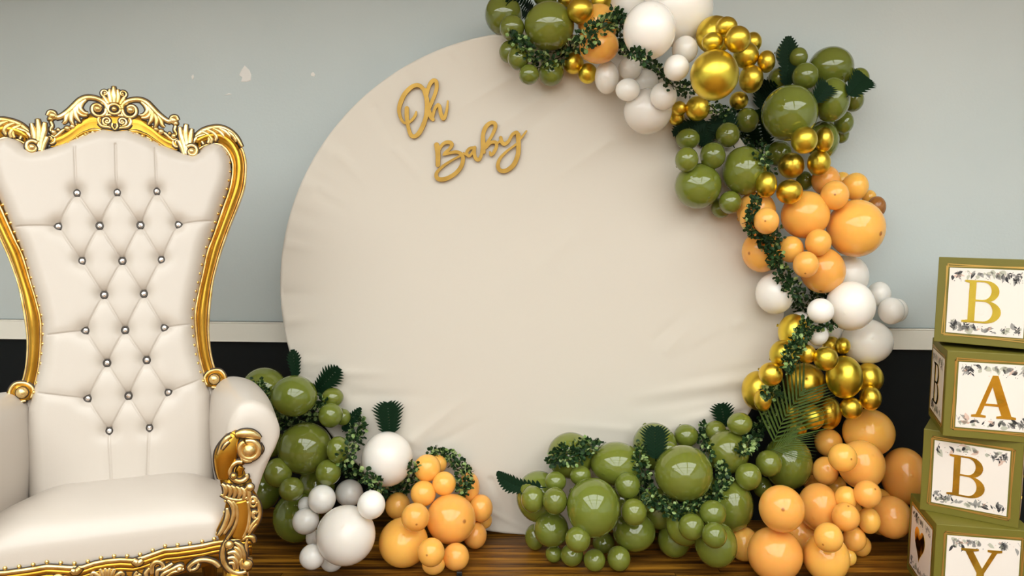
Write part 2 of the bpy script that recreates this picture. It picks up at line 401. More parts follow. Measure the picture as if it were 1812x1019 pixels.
OH = [[(345, 180, 10), (325, 178, 14), (295, 150, 16), (260, 143, 16), (215, 165, 17), (165, 220, 18), (133, 290, 18), (122, 350, 15), (135, 410, 12), (160, 448, 10), (195, 450, 10), (230, 425, 11), (255, 390, 11), (262, 362, 7)],
      [(185, 332, 17), (185, 390, 17), (190, 440, 15), (200, 500, 14), (220, 552, 16), (250, 562, 16), (285, 535, 18), (320, 470, 18), (342, 400, 17), (350, 320, 17), (345, 250, 16), (325, 185, 14)],
      [(345, 240, 14), (358, 180, 14), (375, 135, 15), (400, 106, 16), (425, 112, 15), (430, 160, 15), (415, 220, 14), (390, 280, 14), (365, 345, 12)],
      [(350, 250, 16), (360, 330, 17), (380, 395, 18), (400, 424, 14)],
      [(395, 410, 12), (415, 335, 12), (440, 305, 14), (455, 322, 14), (462, 370, 15), (482, 417, 15), (500, 395, 13), (515, 335, 10), (521, 272, 6)]]
BABY = [[(430, 632, 20), (440, 700, 20), (440, 795, 18)],
        [(445, 680, 12), (475, 632, 12), (505, 612, 14), (540, 612, 15), (555, 632, 14), (535, 665, 12), (500, 695, 11), (487, 712, 9)],
        [(487, 712, 8), (530, 700, 11), (590, 690, 13), (630, 707, 14), (646, 745, 15), (630, 810, 16), (580, 868, 16), (510, 908, 17), (450, 913, 17), (427, 888, 15), (437, 850, 12), (490, 800, 11), (560, 755, 9), (622, 722, 8)],
        [(650, 700, 8), (690, 722, 9)],
        [(735, 655, 11), (700, 662, 12), (676, 695, 12), (695, 724, 10), (725, 690, 10), (742, 652, 11)],
        [(742, 652, 12), (738, 700, 13), (750, 743, 14), (775, 752, 14), (795, 718, 12), (804, 660, 12)],
        [(804, 660, 12), (808, 560, 15), (830, 490, 17), (870, 452, 15), (905, 456, 15), (910, 492, 14), (880, 560, 12), (835, 630, 12)],
        [(808, 560, 16), (812, 640, 17), (818, 692, 13)],
        [(835, 655, 10), (870, 615, 12), (910, 610, 13), (920, 642, 13), (900, 690, 13), (875, 714, 12), (866, 690, 8)],
        [(920, 620, 9), (955, 600, 9)],
        [(955, 572, 13), (962, 605, 15), (985, 625, 15), (1020, 600, 12), (1050, 548, 12), (1085, 530, 14), (1100, 560, 15)],
        [(1098, 550, 18), (1100, 620, 18), (1096, 710, 18), (1060, 795, 18), (1000, 842, 17), (950, 840, 16), (932, 802, 15), (946, 747, 12), (1000, 688, 10), (1060, 642, 9), (1085, 622, 8)],
        [(1095, 600, 10), (1130, 565, 9), (1165, 518, 6)]]
SIGN_Y = BD_Y - 0.014
def word(name, strokes, label):
    xs, ys, D = stroke_field(strokes)
    loops = iso_loops(xs, ys, D)
    allp = np.concatenate([np.array(l) for l in loops]); cx, cy = allp.mean(0)
    c = at_y(680 + cx / 4.632, 120 + cy / 4.632, SIGN_Y)
    L = []
    for lp in loops:
        Q = [at_y(680 + x / 4.632, 120 + y / 4.632, SIGN_Y) for x, y in lp[::2]]
        L.append([(q.x - c.x, q.z - c.z) for q in Q])
    me = filled_curve(name, L, 0.0025, 0.0006)
    me.transform(Matrix.Rotation(R(90), 4, 'X'))
    me.materials.append(M['signgold']); me.materials.append(M['signedge'])
    for p in me.polygons: p.material_index = 1 if abs(p.normal.y) < 0.3 else 0
    o = link(name, me); o.location = c
    tag(o, label, 'sign', 'gold script words on the backdrop'); return o
word('script_word', OH, "gold wooden script word 'Oh' fixed high on the cream backdrop")
word('script_word', BABY, "gold wooden script word 'Baby' fixed below the word Oh on the cream backdrop")
# ================================================================== BALLOONS
def balloon_mesh(tip, dark=1.0):
    """unit balloon: round, slightly pear shaped towards the neck, with nipple at the tip and a tied knot; tip is a unit vector"""
    t = Vector(tip).normalized(); q = Vector((0, 0, 1)).rotation_difference(t)
    n = 36; prof = [(0.0, 1.012), (0.03, 1.008), (0.06, 0.999), (0.10, 0.995)]
    for a in np.linspace(R(11), R(158), 24):
        k = 1.0 - 0.06 * max(0, -math.cos(a)) ** 2; prof.append((math.sin(a) * k, math.cos(a) * (1.0 + 0.05 * max(0, -math.cos(a)))))
    prof += [(0.20, -1.06), (0.10, -1.10), (0.06, -1.13), (0.075, -1.16), (0.08, -1.185), (0.05, -1.20), (0.10, -1.27), (0.0, -1.25)]
    vs, fs, tips = [], [], []
    vs.append((0, 0, prof[0][1])); tips.append(1.0)
    for r, z in prof[1:-1]:
        vs += [(r * math.cos(2 * math.pi * k / n), r * math.sin(2 * math.pi * k / n), z) for k in range(n)]
        tips += [max(0.0, min(1.0, (0.10 - r) / 0.05)) if z > 0 else min(1.0, max(0.0, (0.35 - r) / 0.3)) * 0.6] * n
    vs.append((0, 0, prof[-1][1])); tips.append(0.6)
    fs += [(0, 1 + k, 1 + (k + 1) % n) for k in range(n)]
    m = len(prof) - 2
    for i in range(m - 1):
        o = 1 + i * n; fs += [(o + k, o + n + k, o + n + (k + 1) % n, o + (k + 1) % n) for k in range(n)]
    o = 1 + (m - 1) * n; fs += [(o + k, len(vs) - 1, o + (k + 1) % n) for k in range(n)]
    me = bpy.data.meshes.new('balloon'); me.from_pydata([q @ Vector(v) for v in vs], [], fs); me.update(); smooth(me)
    a = me.attributes.new('tip', 'FLOAT', 'POINT'); a.data.foreach_set('value', [v * dark for v in tips])
    me.materials.append(None)
    return me
# tips that face away from the room, with the knot turned to the side or to the back
VAR = [balloon_mesh(v, 0.12) for v in ((0.5, -0.75, 0.4), (-0.5, -0.8, 0.4), (0.6, -0.8, -0.2), (-0.6, -0.8, -0.2), (0.1, -0.75, 0.6), (0.2, -0.8, -0.5), (-0.2, -0.9, 0.3))]
SHOW = {}
COLN = {'green': 'sage green', 'peach': 'peach orange', 'white': 'white', 'gold': 'chrome gold', 'brown': 'caramel brown'}
B = []      # colour, px x, px y, px rx, px ry, layer (0 = rearmost), label ending, tip offset
def bl(c, x, y, rx, ry, layer, suffix, tip=None): B.append((c, x, y, rx, ry, layer, suffix, tip))
G, P, W, O = 'green', 'peach', 'white', 'gold'
# -- top of the backdrop
bl(G, 891, 26, 33, 36, 0, 'farthest left at the top of the backdrop')
bl(G, 965, -12, 24, 24, 0, 'cut by the photo edge above the biggest topmost green one')
bl(G, 903, 92, 20, 20, 0, 'mostly hidden, behind the two small ones at the upper left end')
bl(G, 906, 49, 22, 22, 1, 'overlapping the large green balloon at the upper left end')
bl(G, 917, 103, 19, 21, 1, 'lowest left, below the boxwood sprig at the upper left end')
bl(G, 936, 132, 18, 18, 1, 'at the bottom of the upper left cluster, left of two')
bl(G, 975, 129, 22.5, 23, 1, 'at the bottom of the upper left cluster, right of two')
bl(G, 972, 46.5, 44.5, 43, 2, 'with boxwood curling under it at the top of the backdrop')
bl(O, 1002, 0, 15, 16, 0, 'cut by the top of the photo, left of two gold neighbours')
bl(O, 1064, 4, 20, 20, 0, 'cut by the top of the photo beside the white balloons')
bl(O, 1027, 18, 23.5, 23, 2, 'right of the large topmost green balloon')
bl(P, 1058, 44, 36, 36, 0, 'behind the boxwood strand at the top of the backdrop')
bl(P, 1060, 82, 35, 30, 1, 'hanging just below the topmost boxwood strand')
bl(O, 1015, 112, 18, 19, 0, 'under the topmost peach balloons, partly behind boxwood')
bl(O, 1040, 130, 17, 18, 0, 'lowest of the gold ones under the topmost peach balloons')
bl(W, 1118, 8, 38, 40, 0, 'left rear at the top, cut by the edge of the photo')
bl(W, 1199, 18, 63, 63, 0, 'biggest of the white ones, at the very top of the arch')
bl(W, 1149, 54, 47, 50, 2, 'in front of the biggest white one at the top')
bl(W, 1212, 88, 23, 24, 1, 'tucked under the biggest white one, next to the gold balloons')
bl(W, 1197, 120, 23, 23, 2, 'left of the big gold balloon, above the boxwood strand')
bl(W, 1142, 147, 24, 24, 0, 'behind the boxwood strand in the upper white cluster')
bl(W, 1074, 137, 21.5, 29, 1, 'leftmost and egg shaped in the upper white cluster')
bl(W, 1115, 121, 21, 21, 1, 'below the boxwood knot in the upper white cluster')
bl(W, 1111, 159, 22, 20, 2, 'in the centre of the upper white cluster, overlapping its lowest balloon')
bl(W, 1146, 197, 43, 40, 1, 'lowest of the upper white cluster, hanging on the cloth')
bl(W, 1174, 170, 24, 24.5, 2, 'overlapping the lowest large white balloon of the upper cluster')
# -- upper gold cluster
bl(O, 1202, 192, 13, 13, 1, 'tiny one between the lowest white balloon and its gold neighbour')
bl(O, 1197, 208, 14, 14, 0, 'half hidden below the tiny gold one beside white balloons')
bl(O, 1234.5, 192, 22, 22, 2, 'standing alone below the biggest gold balloon')
bl(O, 1265, 62, 34, 33, 0, 'rear one of the upper gold cluster beside the biggest white balloon')
bl(O, 1285.5, 48, 20, 18, 1, 'topmost of the upper gold cluster')
bl(O, 1261, 75, 19.5, 17.5, 1, 'just above the biggest gold balloon, on its left')
bl(O, 1305, 70, 23.5, 23.5, 2, 'frontmost at the top of the upper gold cluster')
bl(O, 1332, 75, 16, 18, 0, 'peeking out at the right of the upper gold cluster')
bl(O, 1320, 98, 23, 23, 1, 'at the right shoulder of the biggest gold balloon')
bl(O, 1356, 109, 16, 19.5, 1, 'farthest right in the upper gold cluster')
bl(O, 1329, 140, 22, 24.5, 2, 'touching the right side of the biggest gold balloon')
bl(O, 1307.5, 178, 17, 16, 1, 'under the biggest gold balloon, in shade')
bl(O, 1264, 133, 43.5, 44, 2, 'biggest of the upper gold cluster')
# -- upper right greens
bl(G, 1393, 95, 21, 21, 0, 'behind the upright fern leaf at the upper right')
bl(G, 1413, 101, 16.5, 17, 0, 'right of the upright fern leaf at the upper right, rear one')
bl(G, 1470, 120, 42, 37, 0, 'topmost at the upper right, against the grey wall')
bl(G, 1520, 140, 19, 20, 0, 'farthest right at the upper right, behind a fern leaf')
bl(G, 1510, 177, 19, 21, 0, 'below the rightmost fern leaf at the upper right')
bl(G, 1488, 238, 15, 16, 0, 'lowest rim one at the upper right, mostly hidden')
bl(G, 1493, 217, 18, 20, 1, 'at the lower right rim of the upper right green cluster')
bl(G, 1377.5, 139, 19, 19, 1, 'left of the upright fern leaf, above the big front green one')
bl(G, 1472, 177, 32, 39, 1, 'right of the biggest upper right green balloon, behind a fern leaf')
bl(G, 1425, 135, 24.5, 24, 2, 'right beside the foot of the upright fern leaf')
bl(G, 1455, 248, 30, 34, 0, 'behind the pair of gold balloons at the upper right')
bl(G, 1397, 200, 51, 49, 2, 'biggest at the upper right, mirroring a row of ceiling lamps')
bl(G, 1322, 213, 21.5, 22, 2, 'touching the left side of the biggest upper right green balloon')
bl(G, 1287.5, 239, 22, 22.5, 2, 'below the dark boxwood under the gold cluster')
bl(G, 1217, 246, 22, 19, 1, 'top left of the olive group hanging over the cloth')
bl(G, 1215, 282.5, 21, 22, 2, 'second from top at the left rim of the olive group')
bl(G, 1261, 275.5, 23, 24, 2, 'centre of the olive group hanging over the cloth')
bl(G, 1317, 302, 40, 43, 1, 'behind boxwood, left of the five gold balloons')
bl(G, 1235, 329, 42, 40.5, 1, 'lowest large one of the olive group, resting on the cloth')
bl(G, 1276, 368, 18, 18, 0, 'lowest of the olive group, hidden by its neighbour')
bl(G, 1292, 358, 20.5, 20.5, 2, 'small front one at the bottom of the olive group')
bl(G, 1379, 272, 23, 23, 2, 'under the biggest upper right green balloon, beside gold ones')
bl(G, 1424, 320, 16, 17, 1, 'peeking out between gold and peach balloons')
# -- five and one gold on the right
bl(O, 1423, 248, 24, 24, 3, 'upper left of the six gold ones below the big green balloon')
bl(O, 1458, 247, 17, 22, 2, 'upper right of the six gold ones, behind its neighbour')
bl(O, 1449, 288, 21, 23, 2, 'right one in the middle pair of the six gold')
bl(O, 1400, 293, 24, 23, 3, 'left one in the middle pair of the six gold')
bl(O, 1356, 326.5, 19, 23, 2, 'farthest left of the six gold ones')
bl(O, 1397, 339.5, 24, 22, 3, 'lowest of the six gold ones, over peach balloons')
# -- middle peach cluster
bl(P, 1338, 372, 35, 33, 0, 'behind the boxwood below the olive green group')
bl(P, 1329, 386, 21, 24, 1, 'left of the boxwood ball at the edge of the cloth')
bl(P, 1490, 320, 16, 16, 0, 'peeking out at the top of the middle peach cluster')
bl(P, 1538, 349, 13, 13, 0, 'behind, right of the top of the middle peach cluster')
bl('brown', 1551, 366, 17, 19, 0, 'half hidden behind the biggest peach balloon')
bl(P, 1461, 319, 26, 26, 1, 'top left of the middle peach cluster, next to gold')
bl(P, 1513.5, 330, 24, 24.5, 2, 'top right of the middle peach cluster')
bl(P, 1425, 380, 44, 42, 1, 'darkest big one of the middle peach cluster')
bl(P, 1477, 345.5, 26, 26, 3, 'with its nipple facing out above the biggest peach balloon', (0.0, 0.05))
bl(P, 1514.5, 404, 53, 51, 2, 'biggest and palest of the middle peach cluster', (0.68, -0.15))
bl(P, 1348, 445, 36, 37, 0, 'leftmost of the middle cluster, lying on the edge of the cloth', (-0.75, -0.1))
bl(P, 1356, 391, 23, 23.5, 3, 'ringed by boxwood at the edge of the cloth', (-0.1, 0.0))
bl(P, 1456, 479, 41, 40, 1, 'lowest big one of the middle peach cluster', (-0.1, -0.92))
bl(P, 1399, 441, 23.5, 23.5, 2, 'right of the boxwood strand, below the darkest big peach balloon')
bl(P, 1448, 429, 23.5, 24, 2, 'tucked against the lower left of the biggest peach balloon')
bl(P, 1426, 468, 23.5, 23.5, 3, 'frontmost at the bottom of the middle peach cluster', (-0.05, -0.7))
# -- middle white cluster
bl(W, 1371, 519, 35, 37, 0, 'at the right edge of the cloth, left of the boxwood strand')
bl(W, 1500, 489, 38, 38, 0, 'rear top one of the middle white cluster, behind peach')
bl(W, 1534, 604, 48, 40, 0, 'lowest of the middle white cluster, in front of the cream rail')
bl(W, 1588, 549, 19, 21, 0, 'farthest right rim one of the middle white cluster')
bl(W, 1556, 520, 21, 22, 0, 'bump on the upper right of the middle white cluster')
bl(W, 1415, 573, 20, 22, 0, 'behind the boxwood strand above the lower gold cluster')
bl(W, 1472, 588, 17, 18, 0, 'half hidden between two small white ones and the gold')
bl(W, 1505, 541, 45, 44, 1, 'centre of the middle white cluster')
bl(W, 1577, 550, 24, 24, 1, 'at the right of the middle white cluster, against the wall')
bl(W, 1447, 592, 19.5, 19.5, 1, 'just above the lower gold cluster')
bl(W, 1452, 550, 24.5, 22.5, 2, 'frontmost of the middle white cluster, beside the boxwood')
# -- lower gold cluster
bl(O, 1405, 588, 28, 33, 0, 'wedged between the cloth edge and the boxwood strand')
bl(O, 1388, 627, 27, 26, 0, 'behind boxwood at the cloth edge, upper left of the lower cluster')
bl(O, 1472, 612, 17, 17, 0, 'top rear one of the lower gold cluster')
bl(O, 1491, 612, 14, 15, 0, 'in the dark gap under the middle white cluster')
bl(O, 1427.5, 626, 17, 17, 1, 'top left small one of the lower gold cluster')
bl(O, 1461, 634.5, 22.5, 21.5, 2, 'top front one of the lower gold cluster')
bl(O, 1341, 691, 29, 35, 0, 'leftmost of the lower gold cluster, on the cloth')
bl(O, 1364, 662, 21.5, 21, 1, 'above the leftmost large gold one, on the cloth edge')
bl(O, 1537, 669, 27, 27, 0, 'farthest right of the lower gold cluster, against black wall')
bl(O, 1424.5, 679, 38, 37, 1, 'frontmost large one of the lower gold cluster', (0.1, 0.22))
bl(O, 1494, 667, 33, 38, 1, 'tall one at the centre right of the lower gold cluster')
bl(O, 1540, 704.5, 20.5, 21.5, 2, 'lower right end of the lower gold cluster')
bl(O, 1506, 722, 21, 19.5, 2, 'second from the lower right end, over the peach balloon')
bl(O, 1349.5, 708, 15.5, 20, 1, 'in front of the leftmost large gold one, beside boxwood')
bl(O, 1465, 730, 24, 30, 0, 'behind, at the bottom of the lower gold cluster')
bl(O, 1400, 728, 16, 16, 0, 'glinting behind the palm frond, upper one')
bl(O, 1410, 757, 19, 16, 0, 'glinting behind the palm frond, lower one')
bl(O, 1437, 738, 22.5, 22.5, 1, 'with palm leaflets lying over its left side')
# -- lower right peach cluster
bl(P, 1537, 765, 48, 42, 0, 'topmost of the lower right heap')
bl(P, 1600, 842, 42, 50, 0, 'farthest right of the lower right heap, beside the letter blocks')
bl(P, 1480, 860, 18, 18, 0, 'sunk in the shaded gap of the lower right heap')
bl(P, 1441, 858, 18, 18, 0, 'sunk in the dark between green and peach heaps')
bl(P, 1556, 905, 29, 41, 0, 'behind two small ones at the right of the lower right heap')
bl(P, 1578, 915, 37, 37, 0, 'rear right one near the floor beside the letter blocks')
bl(P, 1316, 962, 28, 30, 0, 'deep in the shade between green and peach heaps')
bl(P, 1523, 965, 19, 19, 0, 'near the floor at the right, behind a small one')
bl(P, 1501, 986, 15, 15, 0, 'nearly hidden on the floor at the right of the heap')
bl(P, 1524, 822, 43, 43, 1, 'central large one of the lower right heap')
bl(P, 1466, 783, 25, 25, 1, 'upper left small one of the lower right heap')
bl(P, 1460.5, 833, 23.5, 25, 1, 'below the upper left pair of the lower right heap')
bl(P, 1491, 809.5, 26.5, 25, 2, 'overlapping the central large one of the lower right heap', (0.5, -0.1))
bl(P, 1449, 897, 38, 42, 1, 'standing beside the pinkest one of the lower right heap')
bl(P, 1371, 980, 50, 47, 1, 'largest on the floor at the left of the heap')
bl(P, 1383, 900, 41, 41, 2, 'pinkest, with its nipple facing out, atop the floor one', (0.05, -0.05))
bl(P, 1497, 881, 20.5, 21, 1, 'left of the front small one under the central peach balloon')
bl(P, 1538, 921, 20, 23, 1, 'right of the front trio in the lower right heap')
bl(P, 1462, 986, 42, 42, 1, 'on the floor, second big one from the left')
bl(P, 1512, 953, 21, 22, 2, 'low at the right of the front trio, near the floor')
bl(P, 1535, 874, 25.5, 24, 2, 'directly under the central large one of the heap', (0.5, 0.3))
bl(P, 1496.5, 914.5, 25.5, 25, 2, 'middle of the front trio in the lower right heap', (0.25, 0.7))
bl(P, 1466, 951, 26.5, 26, 3, 'frontmost, over the second big floor balloon', (-0.5, -0.55))
# -- bottom green heap
bl(G, 1010, 806, 42, 41, 0, 'rear top left of the green floor heap, behind boxwood')
bl(G, 958, 852, 18, 18, 0, 'behind the curved fern leaf of the floor heap')
bl(G, 953, 878, 40, 45, 0, 'dark one at the left end of the floor heap')
bl(G, 1158, 790, 40, 42, 0, 'rear one behind the broad fern leaf of the floor heap')
bl(G, 1183, 793, 14, 12, 0, 'peeking out behind the biggest right green floor balloon')
bl(G, 1267, 762, 19, 18, 0, 'peeking out below the small upright fern leaf')
bl(G, 1193, 955, 30, 31, 0, 'lowest one in the dark gap of the green floor heap')
bl(G, 1212, 930, 34, 35, 0, 'shaded one below the boxwood ring')
bl(G, 1146, 887, 17, 18, 0, 'small shaded one left of the boxwood ring')
bl(G, 1122, 940, 38, 35, 0, 'shaded one in the middle of the green floor heap')
bl(G, 1349, 862, 18, 19, 0, 'squeezed between green and peach heaps')
bl(G, 980, 980, 15, 15, 0, 'lowest left on the floor, behind its neighbour')
bl(G, 947, 950, 18.5, 23, 0, 'lowest at the left end of the floor heap')
bl(G, 1394, 818, 44, 48, 0, 'under the palm frond at the right of the heap')
bl(G, 1295, 894, 38, 46, 0, 'right rear one behind three small green balloons')
bl(G, 1267, 963, 38, 40, 0, 'on the floor at the right end of the heap')
bl(G, 983, 852, 19, 18, 1, 'directly right of the curved fern leaf')
bl(G, 943, 883, 21, 23.5, 1, 'left one of the front pair at the left end')
bl(G, 1090.5, 820, 46, 38, 1, 'upper middle of the floor heap, mirroring the bright ceiling')
bl(G, 975.5, 936, 31, 31, 1, 'dark one under the front pair at the left end')
bl(G, 1027, 841, 19, 18, 1, 'above the biggest left floor balloon, under boxwood')
bl(G, 982, 886, 22, 24, 2, 'right one of the front pair at the left end')
bl(G, 1049.5, 898, 47, 52, 2, 'biggest at the left of the floor heap')
bl(G, 1022.5, 954, 22.5, 22.5, 3, 'under the biggest left floor balloon, on its left')
bl(G, 1012, 982, 20.5, 19.5, 2, 'on the floor, second of the bottom row from the left')
bl(G, 1068, 960.5, 20, 18, 2, 'directly under the biggest left floor balloon')
bl(G, 1052, 991, 19.5, 19.5, 3, 'on the floor, third of the bottom row from the left')
bl(G, 1095, 988, 21, 22, 3, 'on the floor, right end of the bottom row')
bl(G, 1110.5, 859, 23, 23.5, 2, 'right shoulder of the biggest left floor balloon')
bl(G, 1121.5, 906, 23, 24, 2, 'right side of the biggest left floor balloon, lower one')
bl(G, 1287, 799, 39, 39, 1, 'upper right of the floor heap, below the small fern leaf')
bl(G, 1214, 771, 22, 20.5, 1, 'atop the balloon ringed by boxwood')
bl(G, 1309, 749.5, 23, 20, 2, 'topmost of the green floor heap, right of the small fern leaf')
bl(G, 1209.5, 837, 52.5, 49, 2, 'ringed from below by boxwood')
bl(G, 1324, 843, 24, 24, 2, 'lower left one of the pair under the palm frond')
bl(G, 1360, 820, 24, 23.5, 1, 'upper right one of the pair under the palm frond')
bl(G, 1261.5, 908, 24, 23, 2, 'top of the front trio below the boxwood ring')
bl(G, 1223.5, 932, 23.5, 23.5, 2, 'left of the front trio below the boxwood ring')
bl(G, 1264, 947, 22.5, 22.5, 3, 'bottom of the front trio below the boxwood ring')
bl(G, 1108, 890, 34, 36, -1, 'added to darken the gap right of the biggest left floor balloon')  # rearmost fillers, added behind the heaps so the gaps look dark
bl(G, 1165, 900, 34, 36, -1, 'added to darken gaps behind the left part of the boxwood ring')
bl(G, 1240, 870, 36, 36, -1, 'added to darken gaps behind the right part of the boxwood ring')
bl(P, 1412, 945, 34, 34, -1, 'added to darken gaps behind the pinkest lower right one')
bl(P, 1490, 905, 36, 36, -1, 'added to darken gaps behind the front trio, lower right heap')
bl(G, 560, 860, 34, 36, -1, 'added to darken gaps behind the upper three floor whites')
# -- lower left cluster beside the chair
bl(G, 467, 691, 43, 41, 0, 'top left beside the chair, against the black wall')
bl(G, 480, 785, 24, 24, 0, 'dark one behind the arm of the chair')
bl(G, 465, 868, 32, 34, 0, 'lower dark one behind the arm of the chair')
bl(G, 525, 915, 43, 44, 0, 'darkest, near the floor behind the white balloons')
bl(G, 607, 738, 14, 15, 0, 'tiny rear one by the narrow fern leaf')
bl(G, 588.5, 703, 20, 17, 0, 'below the fern leaf on the left edge of the cloth')
bl(G, 457, 820, 17, 19, 1, 'peeking out between chair arm and green balloons')
bl(G, 520, 700.5, 42, 36.5, 1, 'front top one beside the chair, boxwood beneath it')
bl(G, 585, 734.5, 22, 22, 1, 'second from top at the right rim of the left cluster')
bl(G, 540, 793, 49, 45.5, 1, 'biggest of the left cluster beside the chair')
bl(G, 598, 796, 20.5, 24, 2, 'right of the biggest left one, beside hanging boxwood')
bl(G, 581, 835.5, 23, 23, 2, 'below right of the biggest left one, above white balloons')
bl(G, 492, 836, 25.5, 26, 2, 'below left of the biggest left one')
bl(G, 516, 865.5, 23, 21, 2, 'lowest front one of the left cluster')
bl(W, 685, 812, 46, 48, 0, 'upper one at the lower left, below the fern leaf')
bl(W, 540, 893, 13, 14, 0, 'tiny rear one behind the lower left white trio')
bl(W, 553, 951, 12, 16, 0, 'tiny one at the left of the biggest floor white')
bl(W, 587, 994, 20, 17, 0, 'on the floor under the biggest lower left white balloon')
bl(W, 612, 947, 53, 52, 1, 'biggest, resting near the floor beside peach balloons')
bl(W, 569.5, 883, 25, 25, 2, 'left of the upper three on the biggest floor white')
bl(W, 618, 872, 25, 23.5, 2, 'middle of the upper three on the biggest floor white')
bl(W, 657, 893, 25, 25, 2, 'right of the upper three on the biggest floor white')
bl(W, 541, 922, 24, 23, 2, 'farthest left of the floor whites')
bl(W, 552.5, 985, 23, 22, 2, 'low at the left foot of the biggest floor white')
bl(P, 776, 821, 15, 16, 0, 'behind the topmost of the lower left peach heap')
bl(P, 830, 862, 19, 27, 0, 'upper right rear one of the lower left heap, on cloth')
bl(P, 857, 920, 14, 15, 0, 'nearly hidden at the right rim of the lower left heap')
bl(P, 767, 999, 20.5, 17, 0, 'on the floor behind the pink front one')
bl(P, 704, 895, 22.5, 23.5, 0, 'under the boxwood, left rim of the lower left heap')
bl(P, 756, 828, 24, 24, 1, 'topmost of the lower left heap')
bl(P, 786, 855.5, 21, 21, 1, 'second from top of the lower left heap')
bl(P, 749, 873, 22.5, 22.5, 2, 'pale one in the middle of the lower left heap')
bl(P, 714, 959.5, 44, 43, 1, 'large one on the floor, left of the lower left heap')
bl(P, 851, 899, 21, 24, 1, 'at the right rim of the lower left heap')
bl(P, 840.5, 947, 21, 23.5, 1, 'lower right rim of the lower left heap')
bl(P, 798, 918, 44, 43.5, 2, 'biggest front one of the lower left heap', (0.55, -0.1))
bl(P, 735, 915, 25, 25, 2, 'above the large floor one of the lower left heap', (0.1, -0.5))
bl(P, 807, 985, 23.5, 24, 2, 'on the floor under the biggest lower left peach balloon')
bl(P, 763, 977, 24, 25, 3, 'palest pink, front bottom of the lower left heap', (-0.3, -0.2))

order = sorted(range(len(B)), key=lambda i: (B[i][5], i))
SOL = {}
placed = []
for i in order:
    c, x, y, rx, ry, ly, suf, tip = B[i]
    dr = ray(x, y); r = (rx + ry) / 2; k = r / F
    cosx = 1 / math.sqrt(1 + ((x - 906) / F) ** 2)
    # rearmost place: touching the cloth where it hangs in front of it, else the wall
    X_, Z_ = (x - 906) / F * 3.0, EYE.z + dr.z * 3.0
    on_cloth = math.hypot(X_ - BD_X, Z_ - BD_Z) < BD_R + r / F * 3.0
    back = (BD_Y - 0.012) if on_cloth else wall_y(1.3) - 0.06
    d = back / (dr.y + k)
    for (x2, y2, r2, d2) in placed:
        g = math.hypot(x - x2, y - y2)
        if g < (r + r2):
            R1, R2 = k * d, r2 / F * d2
            need = 0.95 * (R1 + R2); lat = g / F * (d + d2) / 2
            if lat < need: d = min(d, d2 - math.sqrt(need * need - lat * lat) * 1.0)
    d = min(d, EYE.z / (-dr.z + ry / F)) if -dr.z + ry / F > 0 else d
    placed.append((x, y, r, d)); SOL[i] = (d, rx * d / F * cosx, ry * d / F)
BALLS = []
for i, (c, x, y, rx, ry, ly, suf, tip) in enumerate(B):
    d, RX, RZ = SOL[i]; RY = (RX + RZ) / 2
    p = at_depth(x, y, d)
    if tip:
        view = ray(x, y).normalized(); right = Vector((1, 0, 0)); up = right.cross(view)
        a, e = tip; t = right * a + up * e - view * math.sqrt(max(0.02, 1 - a * a - e * e)); me = balloon_mesh(t)
    else: me = VAR[(i * 5 + 3) % len(VAR)]
    o = link('balloon', me); o.material_slots[0].link = 'OBJECT'; o.material_slots[0].material = M[c]
    o.location = p; o.scale = (RX, RY, RZ)
    size = 'large' if max(rx, ry) >= 34 else ('medium' if max(rx, ry) >= 26.5 else 'small')
    if suf.startswith('tiny'): size = ''; 
    tag(o, (size + ' ' + COLN[c] + ' balloon, ' + suf).strip(), 'balloon', COLN[c] + ' balloons of the garland')
    BALLS.append((p, RX, RY, RZ))
def hit_depth(x, y):
    """depth of the nearest balloon or of the cloth behind a direction"""
    dr = ray(x, y); best = (BD_Y - 0.01) / dr.y
    if math.hypot(dr.x * best - BD_X, EYE.z + dr.z * best - BD_Z) > BD_R: best = (wall_y(1.2) - 0.02) / dr.y
    for p, a, b_, c in BALLS:
        S = Vector((1 / a, 1 / b_, 1 / c)); o = (EYE - p) * S; q = dr * S
        A, Bq, Cq = q.dot(q), o.dot(q), o.dot(o) - 1; disc = Bq * Bq - A * Cq
        if disc > 0:
            t = (-Bq - math.sqrt(disc)) / A
            if 0 < t < best: best = t
    return best
# ================================================================== THRONE CHAIR
CH_A = R(20)                                     # turned towards the backdrop's middle
CH_O = at_z(222, 848, 0.5)
chair = empty('throne_chair', (CH_O.x, CH_O.y, 0), CH_A)
tag(chair, 'tall white tufted leather throne chair with a carved gold frame', 'chair')
CU = Vector((math.cos(CH_A), math.sin(CH_A), 0)); CB = Vector((-math.sin(CH_A), math.cos(CH_A), 0))
REC = R(10)
CV = Vector((0, 0, 1)) * math.cos(REC) + CB * math.sin(REC); CN = CU.cross(CV)       # up along the back; CN points to the sitter's front
def back_uv(x, y, lift=0.0):
    q = on_plane(x, y, CH_O + CN * lift, CN) - CH_O; return q.dot(CU), q.dot(CV)
def back_pt(u, v, w):                             # chair-local point on the reclined back
    return Vector((u, v * math.sin(REC) - w * math.cos(REC), 0.5 + v * math.cos(REC) + w * math.sin(REC)))
def front_uv(x, y, ly):                           # chair-local x and z on an upright plane at local depth ly
    q = on_plane(x, y, CH_O + CB * ly, CB) - CH_O; return q.dot(CU), q.z + 0.5
PXM = 2.45 / F                                    # metres per pixel near the chair

